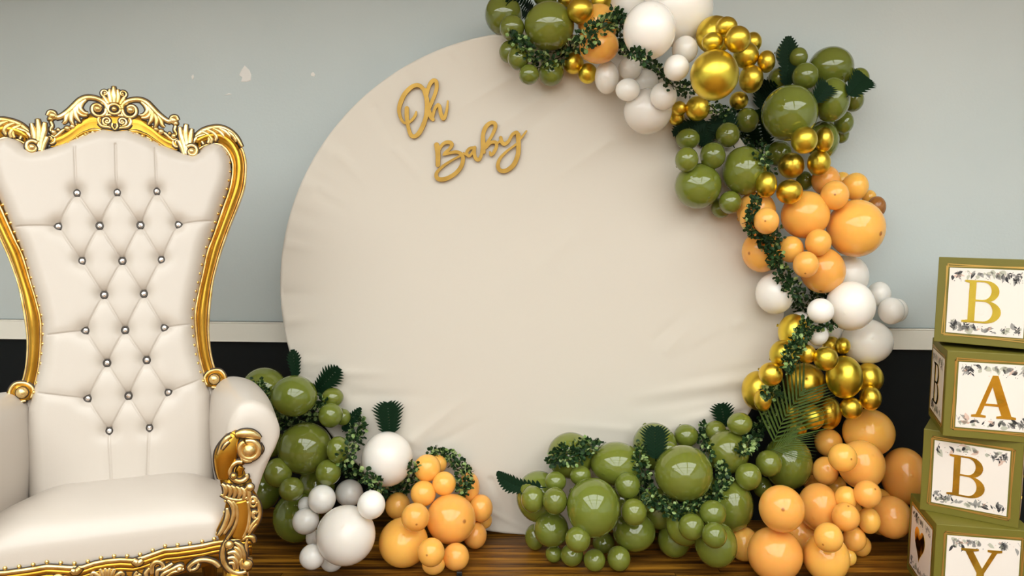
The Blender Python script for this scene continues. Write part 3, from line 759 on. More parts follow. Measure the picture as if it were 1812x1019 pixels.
def poly_dist(U, V, poly):
    """inside mask and distance to outline"""
    poly = np.array(poly); n = len(poly); ins = np.zeros(U.shape, bool); D = np.full(U.shape, 9.0)
    for i in range(n):
        a, c = poly[i], poly[(i + 1) % n]; d = c - a; L2 = max(d @ d, 1e-12)
        t = np.clip(((U - a[0]) * d[0] + (V - a[1]) * d[1]) / L2, 0, 1)
        D = np.minimum(D, np.hypot(U - a[0] - t * d[0], V - a[1] - t * d[1]))
        cr = (a[1] > V) != (c[1] > V); xx = a[0] + (V - a[1]) * d[0] / (d[1] if abs(d[1]) > 1e-12 else 1e-12)
        ins ^= cr & (U < xx)
    return ins, D
# outline of the upholstered back, right half in px then mirrored
half_px = [(206, 232), (225, 230), (245, 236), (268, 246), (292, 258), (318, 268), (341, 272), (350, 268), (362, 258), (378, 252), (394, 257), (405, 272), (411, 290), (411, 310), (405, 336), (394, 366), (382, 401), (375, 420),
           (366, 447), (357, 491), (349, 526), (344, 557), (345, 588), (351, 626), (360, 661), (366, 682), (372, 700), (378, 740), (378, 845)]
half = [back_uv(x, y, 0.02) for x, y in half_px]; half[0] = (0.0, half[0][1])
half[-1] = (half[-1][0], -0.06)
outline = half + [(-u, v) for u, v in half[:0:-1]]
outline = [tuple(p) for p in outline]
BTN_PX = [[(137, 342), (208, 341), (278, 339)], [(104, 401), (177, 400), (249, 399), (316, 398)], [(146, 462), (217, 462), (286, 460)], [(185, 522), (255, 520)],
          [(152, 585), (222, 584), (291, 580)], [(190, 642), (260, 637)], [(156, 705), (228, 700), (298, 694)], [(194, 762), (265, 757)]]
HP = 0.060                                        # thickness of the padding
BTN = [[np.array(back_uv(x, y, HP - 0.02)) for x, y in row] for row in BTN_PX]
segs = []
for i in range(len(BTN) - 1):
    for a in BTN[i]:
        for c in BTN[i + 1]:
            if 0.02 < abs(a[0] - c[0]) < 0.095: segs.append((a, c))
bu = lambda x, y: np.array(back_uv(x, y, HP - 0.02))
for (x, y), q in (((137, 342), (134, 262)), ((208, 341), (206, 258)), ((278, 339), (276, 264)), ((104, 401), (28, 402)), ((316, 398), (384, 391)), ((152, 585), (86, 593)), ((291, 580), (346, 573)), ((156, 705), (70, 695)), ((298, 694), (364, 668)),
                  ((194, 762), (199, 850)), ((265, 757), (262, 842))):
    segs.append((bu(x, y), bu(*q)))
us = np.linspace(-0.34, 0.34, 330); vs_ = np.linspace(-0.06, 1.2, 600)
Ug, Vg = np.meshgrid(us, vs_)
ins, D = poly_dist(Ug, Vg, outline)
H = HP * np.sqrt(np.clip(1 - (1 - np.clip(D / 0.05, 0, 1)) ** 2, 0, 1)) + 0.006
edge_w = np.clip(D / 0.03, 0, 1)
for a, c in segs:
    d = c - a; L2 = d @ d; t = np.clip(((Ug - a[0]) * d[0] + (Vg - a[1]) * d[1]) / L2, 0, 1)
    q = np.hypot(Ug - a[0] - t * d[0], Vg - a[1] - t * d[1])
    H -= edge_w * (0.0042 * np.exp(-(q / 0.0026) ** 2) + 0.0032 * np.exp(-(q / 0.014) ** 2))
for row in BTN:
    for c in row:
        q = np.hypot(Ug - c[0], Vg - c[1]); H -= 0.014 * np.exp(-(q / 0.026) ** 2) + 0.006 * np.exp(-(q / 0.010) ** 2)
H = np.maximum(H, 0.004)
mb = MB(); idx = -np.ones(Ug.shape, int); keep = ins | (D < 0.012)
k = 0
for i, j in zip(*np.nonzero(keep)):
    idx[i, j] = k; k += 1; mb.v.append(tuple(back_pt(Ug[i, j], Vg[i, j], H[i, j] if ins[i, j] else 0.002)))
ok = (idx[:-1, :-1] >= 0) & (idx[:-1, 1:] >= 0) & (idx[1:, 1:] >= 0) & (idx[1:, :-1] >= 0)
for i, j in zip(*np.nonzero(ok)): mb.f.append((idx[i, j], idx[i, j + 1], idx[i + 1, j + 1], idx[i + 1, j])); mb.m.append(0)
mb.build('back_cushion', M['leather'], chair)
# plain rear board
big = outline
mb = MB(); n = len(big)
mb.add([back_pt(u * 1.03, v * 1.0, 0.004) for u, v in big] + [back_pt(u * 1.03, v, -0.028) for u, v in big], [tuple(range(n))[::-1], tuple(range(n, 2 * n))] + [(i, (i + 1) % n, n + (i + 1) % n, n + i) for i in range(n)])
fix_normals(mb.build('back_board', M['leather'], chair, False))
# crystal buttons
def dome(r, h, n=10, rings=3):
    vs, fs = [(0, 0, h)], []
    for a in range(1, rings + 1):
        t = a / rings * math.pi / 2; vs += [(r * math.sin(t) * math.cos(2 * math.pi * (k + 0.5 * (a % 2)) / n), r * math.sin(t) * math.sin(2 * math.pi * (k + 0.5 * (a % 2)) / n), h * math.cos(t)) for k in range(n)]
    fs += [(0, 1 + k, 1 + (k + 1) % n) for k in range(n)]
    for a in range(rings - 1):
        o = 1 + a * n; fs += [(o + k, o + n + k, o + n + (k + 1) % n, o + (k + 1) % n) for k in range(n)]
    me = bpy.data.meshes.new('dome'); me.from_pydata(vs, [], fs); me.update(); return me
def ring_mesh(r0, r1, n=20, m=8):
    vs = [((r0 + r1 * math.cos(2 * math.pi * j / m)) * math.cos(2 * math.pi * i / n), (r0 + r1 * math.cos(2 * math.pi * j / m)) * math.sin(2 * math.pi * i / n), r1 * math.sin(2 * math.pi * j / m)) for i in range(n) for j in range(m)]
    fs = [(i * m + j, ((i + 1) % n) * m + j, ((i + 1) % n) * m + (j + 1) % m, i * m + (j + 1) % m) for i in range(n) for j in range(m)]
    me = bpy.data.meshes.new('ring'); me.from_pydata(vs, [], fs); me.update(); smooth(me); return me
rg = ring_mesh(0.0100, 0.0030); rg.materials.append(M['silver']); gm = dome(0.0090, 0.0065, 7, 2); gm.materials.append(M['crystal'])
TILT = Euler((R(90) - REC, 0, 0)).to_matrix().to_4x4()
for row in BTN:
    for c in row:
        o = link('tuft_button', rg, chair); o.matrix_local = Matrix.Translation(back_pt(c[0], c[1], HP - 0.016)) @ TILT
        g = link('crystal', gm, o); g.location = (0, 0, -0.001)

# ---------------------------------------------------------------- carved gold
class Carve:
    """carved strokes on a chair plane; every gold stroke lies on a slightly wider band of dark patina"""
    def __init__(s, to3d, to2d): s.mb = MB(); s.to3d, s.to2d = to3d, to2d
    def stroke(s, pts, w0=0.0, hk=0.9, n=5, band=1.7, px=True, mi=0, hmin=0.0):
        P = np.array(catmull(pts, n))
        Q = np.array([s.to2d(p[0], p[1]) for p in P]) if px else P[:, :2]
        hw = P[:, 2] * (PXM if px else 1.0)
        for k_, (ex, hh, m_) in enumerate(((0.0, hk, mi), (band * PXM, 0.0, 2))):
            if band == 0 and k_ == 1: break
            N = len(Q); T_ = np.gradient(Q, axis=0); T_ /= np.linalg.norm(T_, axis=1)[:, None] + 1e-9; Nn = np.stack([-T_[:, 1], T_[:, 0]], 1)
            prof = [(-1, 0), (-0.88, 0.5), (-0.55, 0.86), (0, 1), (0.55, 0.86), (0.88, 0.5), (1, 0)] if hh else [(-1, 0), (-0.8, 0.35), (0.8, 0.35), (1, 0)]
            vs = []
            for i in range(N):
                r = hw[i] + ex
                for a, h in prof:
                    vs.append(s.to3d(Q[i, 0] + Nn[i, 0] * a * r, Q[i, 1] + Nn[i, 1] * a * r, w0 + (hmin + h * hw[i] * hh if hh else h * hw[i] * 0.5) - (0.0 if hh else 0.001)))
            m = len(prof); fs = [(i * m + j, (i + 1) * m + j, (i + 1) * m + j + 1, i * m + j + 1) for i in range(N - 1) for j in range(m - 1)]
            fs += [tuple(range(m)), tuple(range((N - 1) * m, N * m))[::-1]]
            s.mb.add(vs, fs, m_)
    def ball(s, x, y, r, w0=0.0, mi=0, px=True):
        u, v = s.to2d(x, y) if px else (x, y); r = r * PXM if px else r
        nu, nv = 12, 6; vs = []; fs = []
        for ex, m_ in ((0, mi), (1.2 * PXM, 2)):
            rr_ = r + ex; o = []
            for a in range(nv + 1):
                t = a / nv * math.pi / 2
                o += [s.to3d(u + rr_ * math.cos(t) * math.cos(2 * math.pi * b_ / nu), v + rr_ * math.cos(t) * math.sin(2 * math.pi * b_ / nu), w0 + (r * 0.9 * math.sin(t) if m_ != 2 else r * 0.3 * math.sin(t))) for b_ in range(nu)]
            s.mb.add(o, [(a * nu + b_, a * nu + (b_ + 1) % nu, (a + 1) * nu + (b_ + 1) % nu, (a + 1) * nu + b_) for a in range(nv) for b_ in range(nu)], m_)
    def spiral(s, x, y, r, turns=1.4, a0=0.0, sgn=1, hw=2.2, w0=0.0, ball=True):
        pts = []
        for t in np.linspace(0, 1, int(10 * turns) + 3):
            a = a0 + sgn * t * turns * 2 * math.pi; q = r * (1 - 0.72 * t); pts.append((x + q * math.cos(a), y - q * math.sin(a), hw * (1 - 0.35 * t)))
        s.stroke(pts, w0, n=3)
        if ball: s.ball(x, y, r * 0.36, w0 + 0.001)
    def panel(s, pts, w_top, w_bot, mi=1, px=True, rnd=0.0):
        Q = [s.to2d(*p) for p in pts] if px else pts; n = len(Q); c = np.mean(np.array(Q), 0)
        f = 1 - rnd
        top = [s.to3d(c[0] + (u - c[0]) * f, c[1] + (v - c[1]) * f, w_top) for u, v in Q]
        s.mb.add(top + [s.to3d(u, v, w_bot) for u, v in Q], [tuple(range(n)), tuple(range(n, 2 * n))[::-1]] + [(i, (i + 1) % n, n + (i + 1) % n, n + i) for i in range(n)], mi)
    def build(s, name, parent, label=None):
        o = s.mb.build(name, [M['goldhighlight'], M['golddeep'], M['patina']], parent); fix_normals(o)
        if label: o['label'] = label
        return o
WB = 0.030                                         # carvings stand this far in front of the back plane
b2 = lambda x, y: back_uv(x, y, WB)
def mirror(fn2d):
    def g(x, y):
        u, v = fn2d(x, y); return -u, v
    return g
def moulding(name, outer, inner, prof, to2d, to3d, flip=False, n=60, cap_w=-0.02, parent=None, mats=('golddeep', 'goldhighlight', 'patina')):
    A = resample(np.array([to2d(x, y) for x, y in [p[:2] for p in catmull(outer, 6)]]), n); C = resample(np.array([to2d(x, y) for x, y in [p[:2] for p in catmull(inner, 6)]]), n)
    mb = MB(); vs = []; m = len(prof) + 2
    for i in range(n):
        wid = np.linalg.norm(A[i] - C[i])
        vs.append(to3d(*C[i], cap_w))
        for t, h, mi in prof:
            q = C[i] + (A[i] - C[i]) * t; vs.append(to3d(q[0], q[1], h * wid * 0.62))
        vs.append(to3d(*A[i], cap_w))
    for i in range(n - 1):
        for j in range(m):
            j2 = (j + 1) % m; mi = prof[j - 1][2] if 1 <= j <= len(prof) else 0
            mb.add([], []); mb.f.append((i * m + j, (i + 1) * m + j, (i + 1) * m + j2, i * m + j2)); mb.m.append(mi)
    mb.v = [tuple(v) for v in vs]
    mb.f += [tuple(range(m)), tuple(range((n - 1) * m, n * m))[::-1]]; mb.m += [0, 0]
    o = mb.build(name, [M[k] for k in mats], parent); return fix_normals(o)
RAIL_PROF = [(0.0, 0.45, 0), (0.05, 0.62, 1), (0.12, 0.66, 1), (0.17, 0.60, 1), (0.19, 0.50, 2), (0.22, 0.50, 0), (0.30, 0.72, 0), (0.42, 0.90, 0), (0.55, 0.95, 0), (0.68, 0.86, 0), (0.78, 0.66, 0), (0.82, 0.50, 2), (0.87, 0.46, 1), (0.90, 0.56, 1), (0.95, 0.56, 1), (1.0, 0.40, 0)]
out_r = [(350, 232), (370, 225), (395, 226), (415, 238), (429, 258), (436, 280), (437, 300), (434, 330), (423, 362), (409, 396), (399, 424), (391, 447), (379, 491), (374, 526), (371, 557), (370, 588), (374, 626), (382, 655), (392, 672)]
inn_r = [(346, 272), (358, 262), (376, 256), (392, 260), (403, 273), (409, 290), (409, 307), (404, 336), (393, 366), (381, 401), (373, 424), (364, 447), (355, 491), (347, 526), (342, 557), (344, 588), (349, 626), (358, 661), (366, 680)]
for s in (1, -1):
    f2 = b2 if s == 1 else mirror(b2)
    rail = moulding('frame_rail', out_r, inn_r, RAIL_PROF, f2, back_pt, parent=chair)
    c = Carve(back_pt, f2)
    c.panel([(366, 684), (360, 668), (370, 656), (385, 652), (396, 658), (402, 668), (400, 680), (388, 687)], WB - 0.004, -0.02)
    c.stroke([(366, 682, 2.2), (362, 668, 2.2), (372, 657, 2.4), (388, 655, 2.4), (397, 664, 2.4), (398, 676, 2.4), (388, 685, 2.2), (374, 685, 2.0)], WB - 0.006, n=5)
    c.ball(379, 671, 9.5, WB - 0.004)
    c.build('end_volute', rail)
    # ear carving
    c = Carve(back_pt, f2)
    WE = WB - 0.002
    c.stroke([(338, 266, 4.5), (341, 252, 5), (349, 240, 5), (360, 231, 5), (376, 226, 5), (392, 226, 5), (408, 233, 4.5), (420, 245, 4), (429, 260, 2)], WE)
    c.stroke([(334, 262, 3.5), (343, 250, 4.5), (354, 242, 5), (364, 240, 4.5), (370, 247, 3.5), (368, 254, 2.5)], WE + 0.004)
    for a in ([(356, 232, 2), (367, 238, 3.6), (374, 247, 3), (373, 254, 1.6)], [(366, 229, 2), (377, 235, 3.6), (383, 243, 3), (381, 250, 1.4)], [(376, 227, 2), (388, 233, 3.6), (395, 241, 2.8), (396, 247, 1.2)],
              [(388, 227, 2), (399, 233, 3.4), (406, 241, 2.6), (408, 246, 1)], [(400, 231, 2), (410, 238, 3), (416, 246, 2.2), (418, 252, 1)]): c.stroke([(p[0], p[1], p[2] * 1.3) for p in a], WE + 0.004)
    c.stroke([(333, 268, 4), (338, 257, 3.6), (347, 249, 3.2), (356, 250, 2.8), (360, 256, 2.2)], WE + 0.005)
    c.spiral(340, 270, 11.5, 1.15, R(140), -1, 3.2, WE + 0.020, False); c.ball(340, 270, 6, WE + 0.021); c.panel([(332, 262), (340, 258), (348, 262), (351, 270), (347, 278), (340, 281), (333, 278), (329, 270)], WE + 0.018, -0.01, 2)
    for a in ([(329, 276, 3), (326, 258, 4), (321, 240, 4), (319, 226, 2.5)], [(331, 276, 3), (331, 258, 4), (329, 238, 4), (330, 221, 2.5)], [(333, 274, 3), (336, 256, 3.5), (338, 240, 3.5), (340, 229, 2)], [(327, 277, 2.5), (322, 262, 3), (316, 250, 2.5)]): c.stroke([(p[0], p[1], p[2] * 1.25) for p in a], WE + 0.012)
    c.panel([(322, 274), (318, 240), (338, 230), (352, 238), (345, 262), (336, 280)], WE - 0.004, -0.01, 2)
    c.build('ear_carving', chair)
# crest
crest_low = [(313, 262), (300, 261), (292, 258.5), (274, 246), (259, 236.5), (247, 232.5), (238, 231.5), (223, 235), (206, 238)]
crest_up = [(318, 250), (305, 244), (293, 238), (281, 230), (270, 219), (259, 211), (248, 202), (232, 198), (206, 196)]
def sym(pts):
    Q = [b2(x, y) for x, y in pts]; Q[-1] = (0.0, Q[-1][1]); return Q + [(-u, v) for u, v in Q[-2::-1]]
CL, CUp = np.array(sym([(x, y + 4) for x, y in crest_low])), np.array(sym(crest_up))
mb = MB(); N_ = 70; A, C = resample(CUp, N_), resample(CL, N_); prof = [(0, -0.02, 0), (0, 0.012, 0), (0.06, 0.024, 0), (0.14, 0.026, 0), (0.16, 0.020, 2), (0.22, 0.019, 0), (0.5, 0.028, 0), (0.8, 0.026, 0), (1, 0.016, 0), (1, -0.02, 0)]; m = len(prof)
for i in range(N_):
    mb.v += [tuple(back_pt(*(C[i] + (A[i] - C[i]) * t), h)) for t, h, _ in prof]
for i in range(N_ - 1):
    for j in range(m): mb.f.append((i * m + j, (i + 1) * m + j, (i + 1) * m + (j + 1) % m, i * m + (j + 1) % m)); mb.m.append(prof[j][2])
fix_normals(mb.build('crest_panel', [M['golddeep'], M['goldhighlight'], M['patina']], chair))
WC = WB - 0.004
for s in (1, -1):
    f2 = b2 if s == 1 else mirror(b2)
    c = Carve(back_pt, f2)
    c.stroke([(217, 206, 2.6), (215.5, 196, 3.2), (216.5, 186, 3.8), (224, 179.5, 4.2), (236, 176, 4.4), (249, 176.5, 4.8), (260, 182, 5.2), (270, 192, 5.2), (281, 203, 5), (293, 212, 4.6), (303, 215.5, 4)], WC)
    c.spiral(231, 195, 14.5, 1.25, R(170), 1, 3.0, WC + 0.002, False); c.ball(231, 195, 6.5, WC + 0.004)
    c.ball(307, 212.5, 7.5, WC); c.ball(311, 218, 5, WC); c.stroke([(302, 216, 3), (304, 207, 2.6), (312, 206, 2.2), (316, 213, 1.8)], WC + 0.004)
    for a in ([(250, 180, 2), (258, 187, 3), (261, 196, 3), (255, 203, 2.4), (248, 204, 1.6)], [(258, 184, 2), (265, 193, 3), (266, 202, 3), (259, 208, 2.4), (250, 208, 1.4)], [(264, 190, 2), (270, 200, 3.4), (268, 212, 3), (262, 221, 1)],
              [(270, 197, 2), (276, 207, 3.4), (277, 218, 3), (274, 226, 1.2)], [(278, 204, 2), (284, 212, 3), (287, 221, 2.4), (292, 225, 1)]): c.stroke([(p[0], p[1], p[2] * 1.35) for p in a], WC + 0.003)
    for x, y, r in ((276, 228, 4.6), (285, 232, 5), (308, 240, 5.2), (300, 235, 3)): c.ball(x, y, r, WC - 0.002)
    c.stroke([(270, 222, 2), (272, 230, 2.4), (280, 235, 2.4), (290, 234, 2.4), (300, 242, 2.6), (307, 247, 2.4), (314, 243, 2)], WC - 0.004)
    c.stroke([(311, 222, 2.6), (309, 230, 2.6), (313, 236, 2.4), (309, 243, 2)], WC)
    c.spiral(314, 252, 8.5, 1.2, R(160), 1, 2.2, WC, True)
    c.stroke([(206, 236, 2), (222, 233, 2.2), (234, 230, 2.2), (246, 232, 2.2), (255, 239, 2)], 0.020); c.ball(242, 235.5, 4, 0.020); c.ball(253, 240, 4.2, 0.020)
    c.stroke([(255, 239, 1.6), (268, 246, 1.8), (282, 257, 1.8), (296, 263, 1.8), (312, 264, 1.8)], 0.018)
    c.build('crest_scroll', chair)
# the centre pieces are laid out symmetrically around u = 0
u0, v0 = 0.0, b2(203.4, 193)[1]
k = PXM * 1.04
C0 = lambda x, y: (x * k, v0 + y * k)
c = Carve(back_pt, C0)
for a in ([(0, 10, 4), (0.3, 24, 5.5), (0, 40, 2.6)], [(-5, 10, 3), (-7, 24, 4), (-6, 35, 2)], [(5, 10, 3), (7, 24, 4), (6, 35, 2)], [(-9, 8, 3), (-14, 18, 3.6), (-17, 24, 2)], [(9, 8, 3), (14, 18, 3.6), (17, 24, 2)]): c.stroke(a, WC + 0.002)
for s in (-1, 1):
    c.spiral(13.5 * s, 27, 6.5, 1.2, R(90), -s if s == 1 else 1, 1.8, WC + 0.004)
    c.stroke([(8 * s, 6, 3), (17 * s, 10, 3), (23 * s, 15, 1.5)], WC)
c.panel([(-19, 6), (-18, 24), (-9, 34), (0, 40), (9, 34), (18, 24), (19, 6)], WC - 0.002, -0.01, 2)
c.build('crest_shell', chair)
c = Carve(back_pt, C0)
c.stroke([(9.5 * math.cos(t), 8.5 * math.sin(t), 2.4) for t in np.linspace(0, 2 * math.pi, 13)], WC + 0.004, n=3); c.ball(0, 0, 4.6, WC + 0.004)
c.panel([(11 * math.cos(t), 10 * math.sin(t)) for t in np.linspace(0, 2 * math.pi, 17)[:-1]], WC + 0.001, -0.01, 2)
c.build('crest_rosette', chair)
c = Carve(back_pt, C0)
for s in (-1, 1):
    c.stroke([(0, -11, 2), (10 * s, -10, 2.6), (20 * s, -12, 2.8), (25 * s, -20, 2.8), (20 * s, -29, 2.6), (9 * s, -31, 2.2), (0, -34, 1.6)], WC)
    c.spiral(11.5 * s, -21, 7.5, 1.3, R(90), -s, 2.0, WC + 0.003); c.stroke([(3 * s, -24, 1.6), (4 * s, -30, 2), (0, -36, 1)], WC + 0.004)
c.panel([(-22, -14), (-12, -10), (0, -10), (12, -10), (22, -14), (24, -24), (12, -31), (0, -34), (-12, -31), (-24, -24)], WC - 0.002, 0.0, 0)
c.build('crest_palmette', chair)

# ---------------------------------------------------------------- seat, rail, arms, posts
LF = -0.385                                        # local depth of the front plane
fr = lambda x, y: front_uv(x, y, LF)
nail_px = [(392, 952), (370, 957), (349, 960), (327, 963), (304, 965), (284, 972), (267, 978), (248, 983), (226.5, 981.6), (204, 983.5)]
top_r = [fr(x, y) for x, y in nail_px]
uc = top_r[-1][0]
print('rail centre', uc, top_r)
hw_seat = 0.325
# rail upper edge as z(x), symmetric about the middle
rx_ = np.array([u - uc for u, v in top_r])[::-1]; rz_ = np.array([v for u, v in top_r])[::-1] - np.linspace(0, 0, len(top_r))
rx_ = np.maximum.accumulate(rx_ - rx_[0])
def rail_z(x): return float(np.interp(abs(x), rx_, rz_))
# seat cushion
nx, prof = 61, [(0.03, 0.47), (0.02, 0.505), (-0.08, 0.528), (-0.18, 0.540), (-0.27, 0.540), (-0.33, 0.530), (-0.365, 0.512), (-0.388, 0.485), (-0.396, 0.455), (-0.394, None), (-0.38, 'b')]
pc = catmull([(a, (0.43 if q is None else 0.42 if q == 'b' else q)) for a, q in prof], 4); npr = len(pc)
mb = MB(); SW = 0.315
for i in range(nx):
    t = -1 + 2 * i / (nx - 1); x = SW * t; e = 1 - 0.10 * max(0, (abs(t) - 0.8) / 0.2) ** 2
    for j, (y, z) in enumerate(pc):
        zz = z - 0.05 * (max(0, abs(t) - 0.5) / 0.5) ** 2 * (1 if z > 0.45 else 0.4) * (0.5 + 0.5 * math.cos(j / npr * 3))
        lo = rail_z(x) - 0.005
        f = j / (npr - 1)
        if f > 0.72: zz = zz + (lo - zz) * min(1, (f - 0.72) / 0.2)
        wide = 0.80 + 0.20 * min(1, max(0, (0.03 - y) / 0.3))
        mb.v.append((x * wide, y * e, zz))
for i in range(nx - 1):
    for j in range(npr - 1): mb.f.append((i * npr + j, (i + 1) * npr + j, (i + 1) * npr + j + 1, i * npr + j + 1)); mb.m.append(0)
fix_normals(mb.build('seat_cushion', M['leather'], chair))
# front rail: mouldings following the serpentine, then a carved apron
c = Carve(lambda u, v, w: Vector((u, LF - 0.012 - w, v)), lambda x, y: (fr(x, y)[0] - uc, fr(x, y)[1]))
xs_ = np.linspace(-0.36, 0.36, 73)
for off, r_, mi in ((0.004, 0.0052, 0), (0.0165, 0.0060, 1), (0.029, 0.0045, 1)):
    c.stroke([(x, rail_z(x) - off, r_) for x in xs_], 0.004, n=1, px=False, mi=mi, band=1.5)
Q = [(x, rail_z(x) - 0.003) for x in xs_] + [(x, rail_z(x) - 0.075 - 0.02 * math.cos(x / 0.36 * math.pi)) for x in xs_[::-1]]
m_ = len(xs_)
mbv = [Vector((x, LF - 0.014, z)) for x, z in Q] + [Vector((x, LF + 0.03, z)) for x, z in Q]; L_ = len(Q)
c.mb.add(mbv, [(i, i + 1, L_ - 2 - i, L_ - 1 - i) for i in range(m_ - 1)] + [(L_ + i + 1, L_ + i, 2 * L_ - 1 - i, 2 * L_ - 2 - i) for i in range(m_ - 1)] + [(i, L_ + i, L_ + (i + 1) % L_, (i + 1) % L_) for i in range(L_)], 1)
rail_front = c.build('front_rail', chair)
for s in (-1, 1):
    g = lambda x, y, s=s: (s * (fr(x, y)[0] - uc), fr(x, y)[1])
    c = Carve(lambda u, v, w: Vector((u, LF - 0.014 - w, v)), g)
    c.stroke([(250, 984, 4), (258, 988, 5), (266, 983, 3)], 0.008)                   # knuckle where the two sweeps meet
    for a in ([(282, 1008, 3), (281, 996, 3.5), (287, 988, 3.5), (296, 988, 3), (301, 994, 2.5), (297, 1000, 2)], [(290, 1012, 2.4), (292, 1002, 3), (302, 1000, 2.6), (312, 994, 2.6), (318, 990, 2)], [(272, 1016, 3), (272, 1006, 3.4), (278, 998, 2.6)],
              [(296, 1018, 2.4), (302, 1008, 3), (316, 1001, 3), (330, 994, 3), (336, 996, 2.4)], [(306, 1014, 2), (318, 1006, 2.6), (330, 1003, 2.4), (338, 999, 2.4)], [(262, 1008, 3), (256, 1014, 3), (252, 1010, 2.4), (256, 1004, 2)]): c.stroke(a, 0.004)
    c.ball(330, 1000, 4, 0.006)
    c.stroke([(350, 1003, 2.4), (346, 998, 2.6), (352, 991, 3), (363, 985, 3.4), (376, 984, 3.4), (390, 988, 3.6), (400, 996, 3.6)], 0.004); c.stroke([(352, 1002, 2), (360, 998, 2.6), (364, 990, 2.2)], 0.004)
    c.build('rail_spray', chair)
c = Carve(lambda u, v, w: Vector((u, LF - 0.014 - w, v)), lambda x, y: (fr(x, y)[0] - uc, fr(x, y)[1]))
for s in (-1, 1):
    M2 = lambda dx: 204 + s * dx
    for a in ([(M2(1), 1020, 2.4), (M2(3), 1006, 3), (M2(4), 998, 2)], [(M2(4), 1020, 2.4), (M2(9), 1007, 3), (M2(13), 999, 2.4)], [(M2(8), 1020, 2.4), (M2(16), 1011, 3), (M2(24), 1006, 3), (M2(28), 1010, 2.4), (M2(25), 1014, 2)], [(M2(20), 1018, 2), (M2(28), 1015, 2.4), (M2(34), 1018, 2)]): c.stroke(a, 0.004)
c.build('rail_palmette', chair)
# nails along the seat, up the posts and round the back
nm = dome(0.0056, 0.005, 10, 2); nm.materials.append(M['nail']); smooth(nm)
ups = Euler((R(90), 0, 0)).to_matrix().to_4x4()
arc = [(x, rail_z(x) + 0.006) for x in np.linspace(-0.325, 0.325, 400)]
acc, last = 0, None
for p in arc:
    if last is not None: acc += math.dist(p, last)
    last = p
    if acc > 0.0305 or p == arc[0]:
        acc = 0; o = link('nailhead', nm, chair); o.matrix_local = Matrix.Translation((p[0], LF - 0.012, p[1])) @ ups
for s in (-1, 1):
    for x, y in ((396, 940), (405, 921), (409, 902), (411, 882)):
        u, v = fr(x, y); o = link('nailhead', nm, chair); o.matrix_local = Matrix.Translation((s * (u - uc), LF - 0.012, v)) @ ups
    f2 = b2 if s == 1 else mirror(b2)
    E_ = resample(np.array([f2(x - 3.5, y) for x, y in inn_r]), 400); acc = 0
    for i in range(30, 396):
        acc += np.linalg.norm(E_[i] - E_[i - 1])
        if acc > 0.027: acc = 0; o = link('nailhead', nm, chair); o.matrix_local = Matrix.Translation(back_pt(E_[i][0], E_[i][1], 0.036)) @ TILT
    E_ = resample(np.array([f2(x, y + 8) for x, y in crest_low]), 300); acc = 0
    for i in range(1, 296):
        acc += np.linalg.norm(E_[i] - E_[i - 1])
        if acc > 0.028: acc = 0; o = link('nailhead', nm, chair); o.matrix_local = Matrix.Translation(back_pt(E_[i][0], E_[i][1], 0.040)) @ TILT
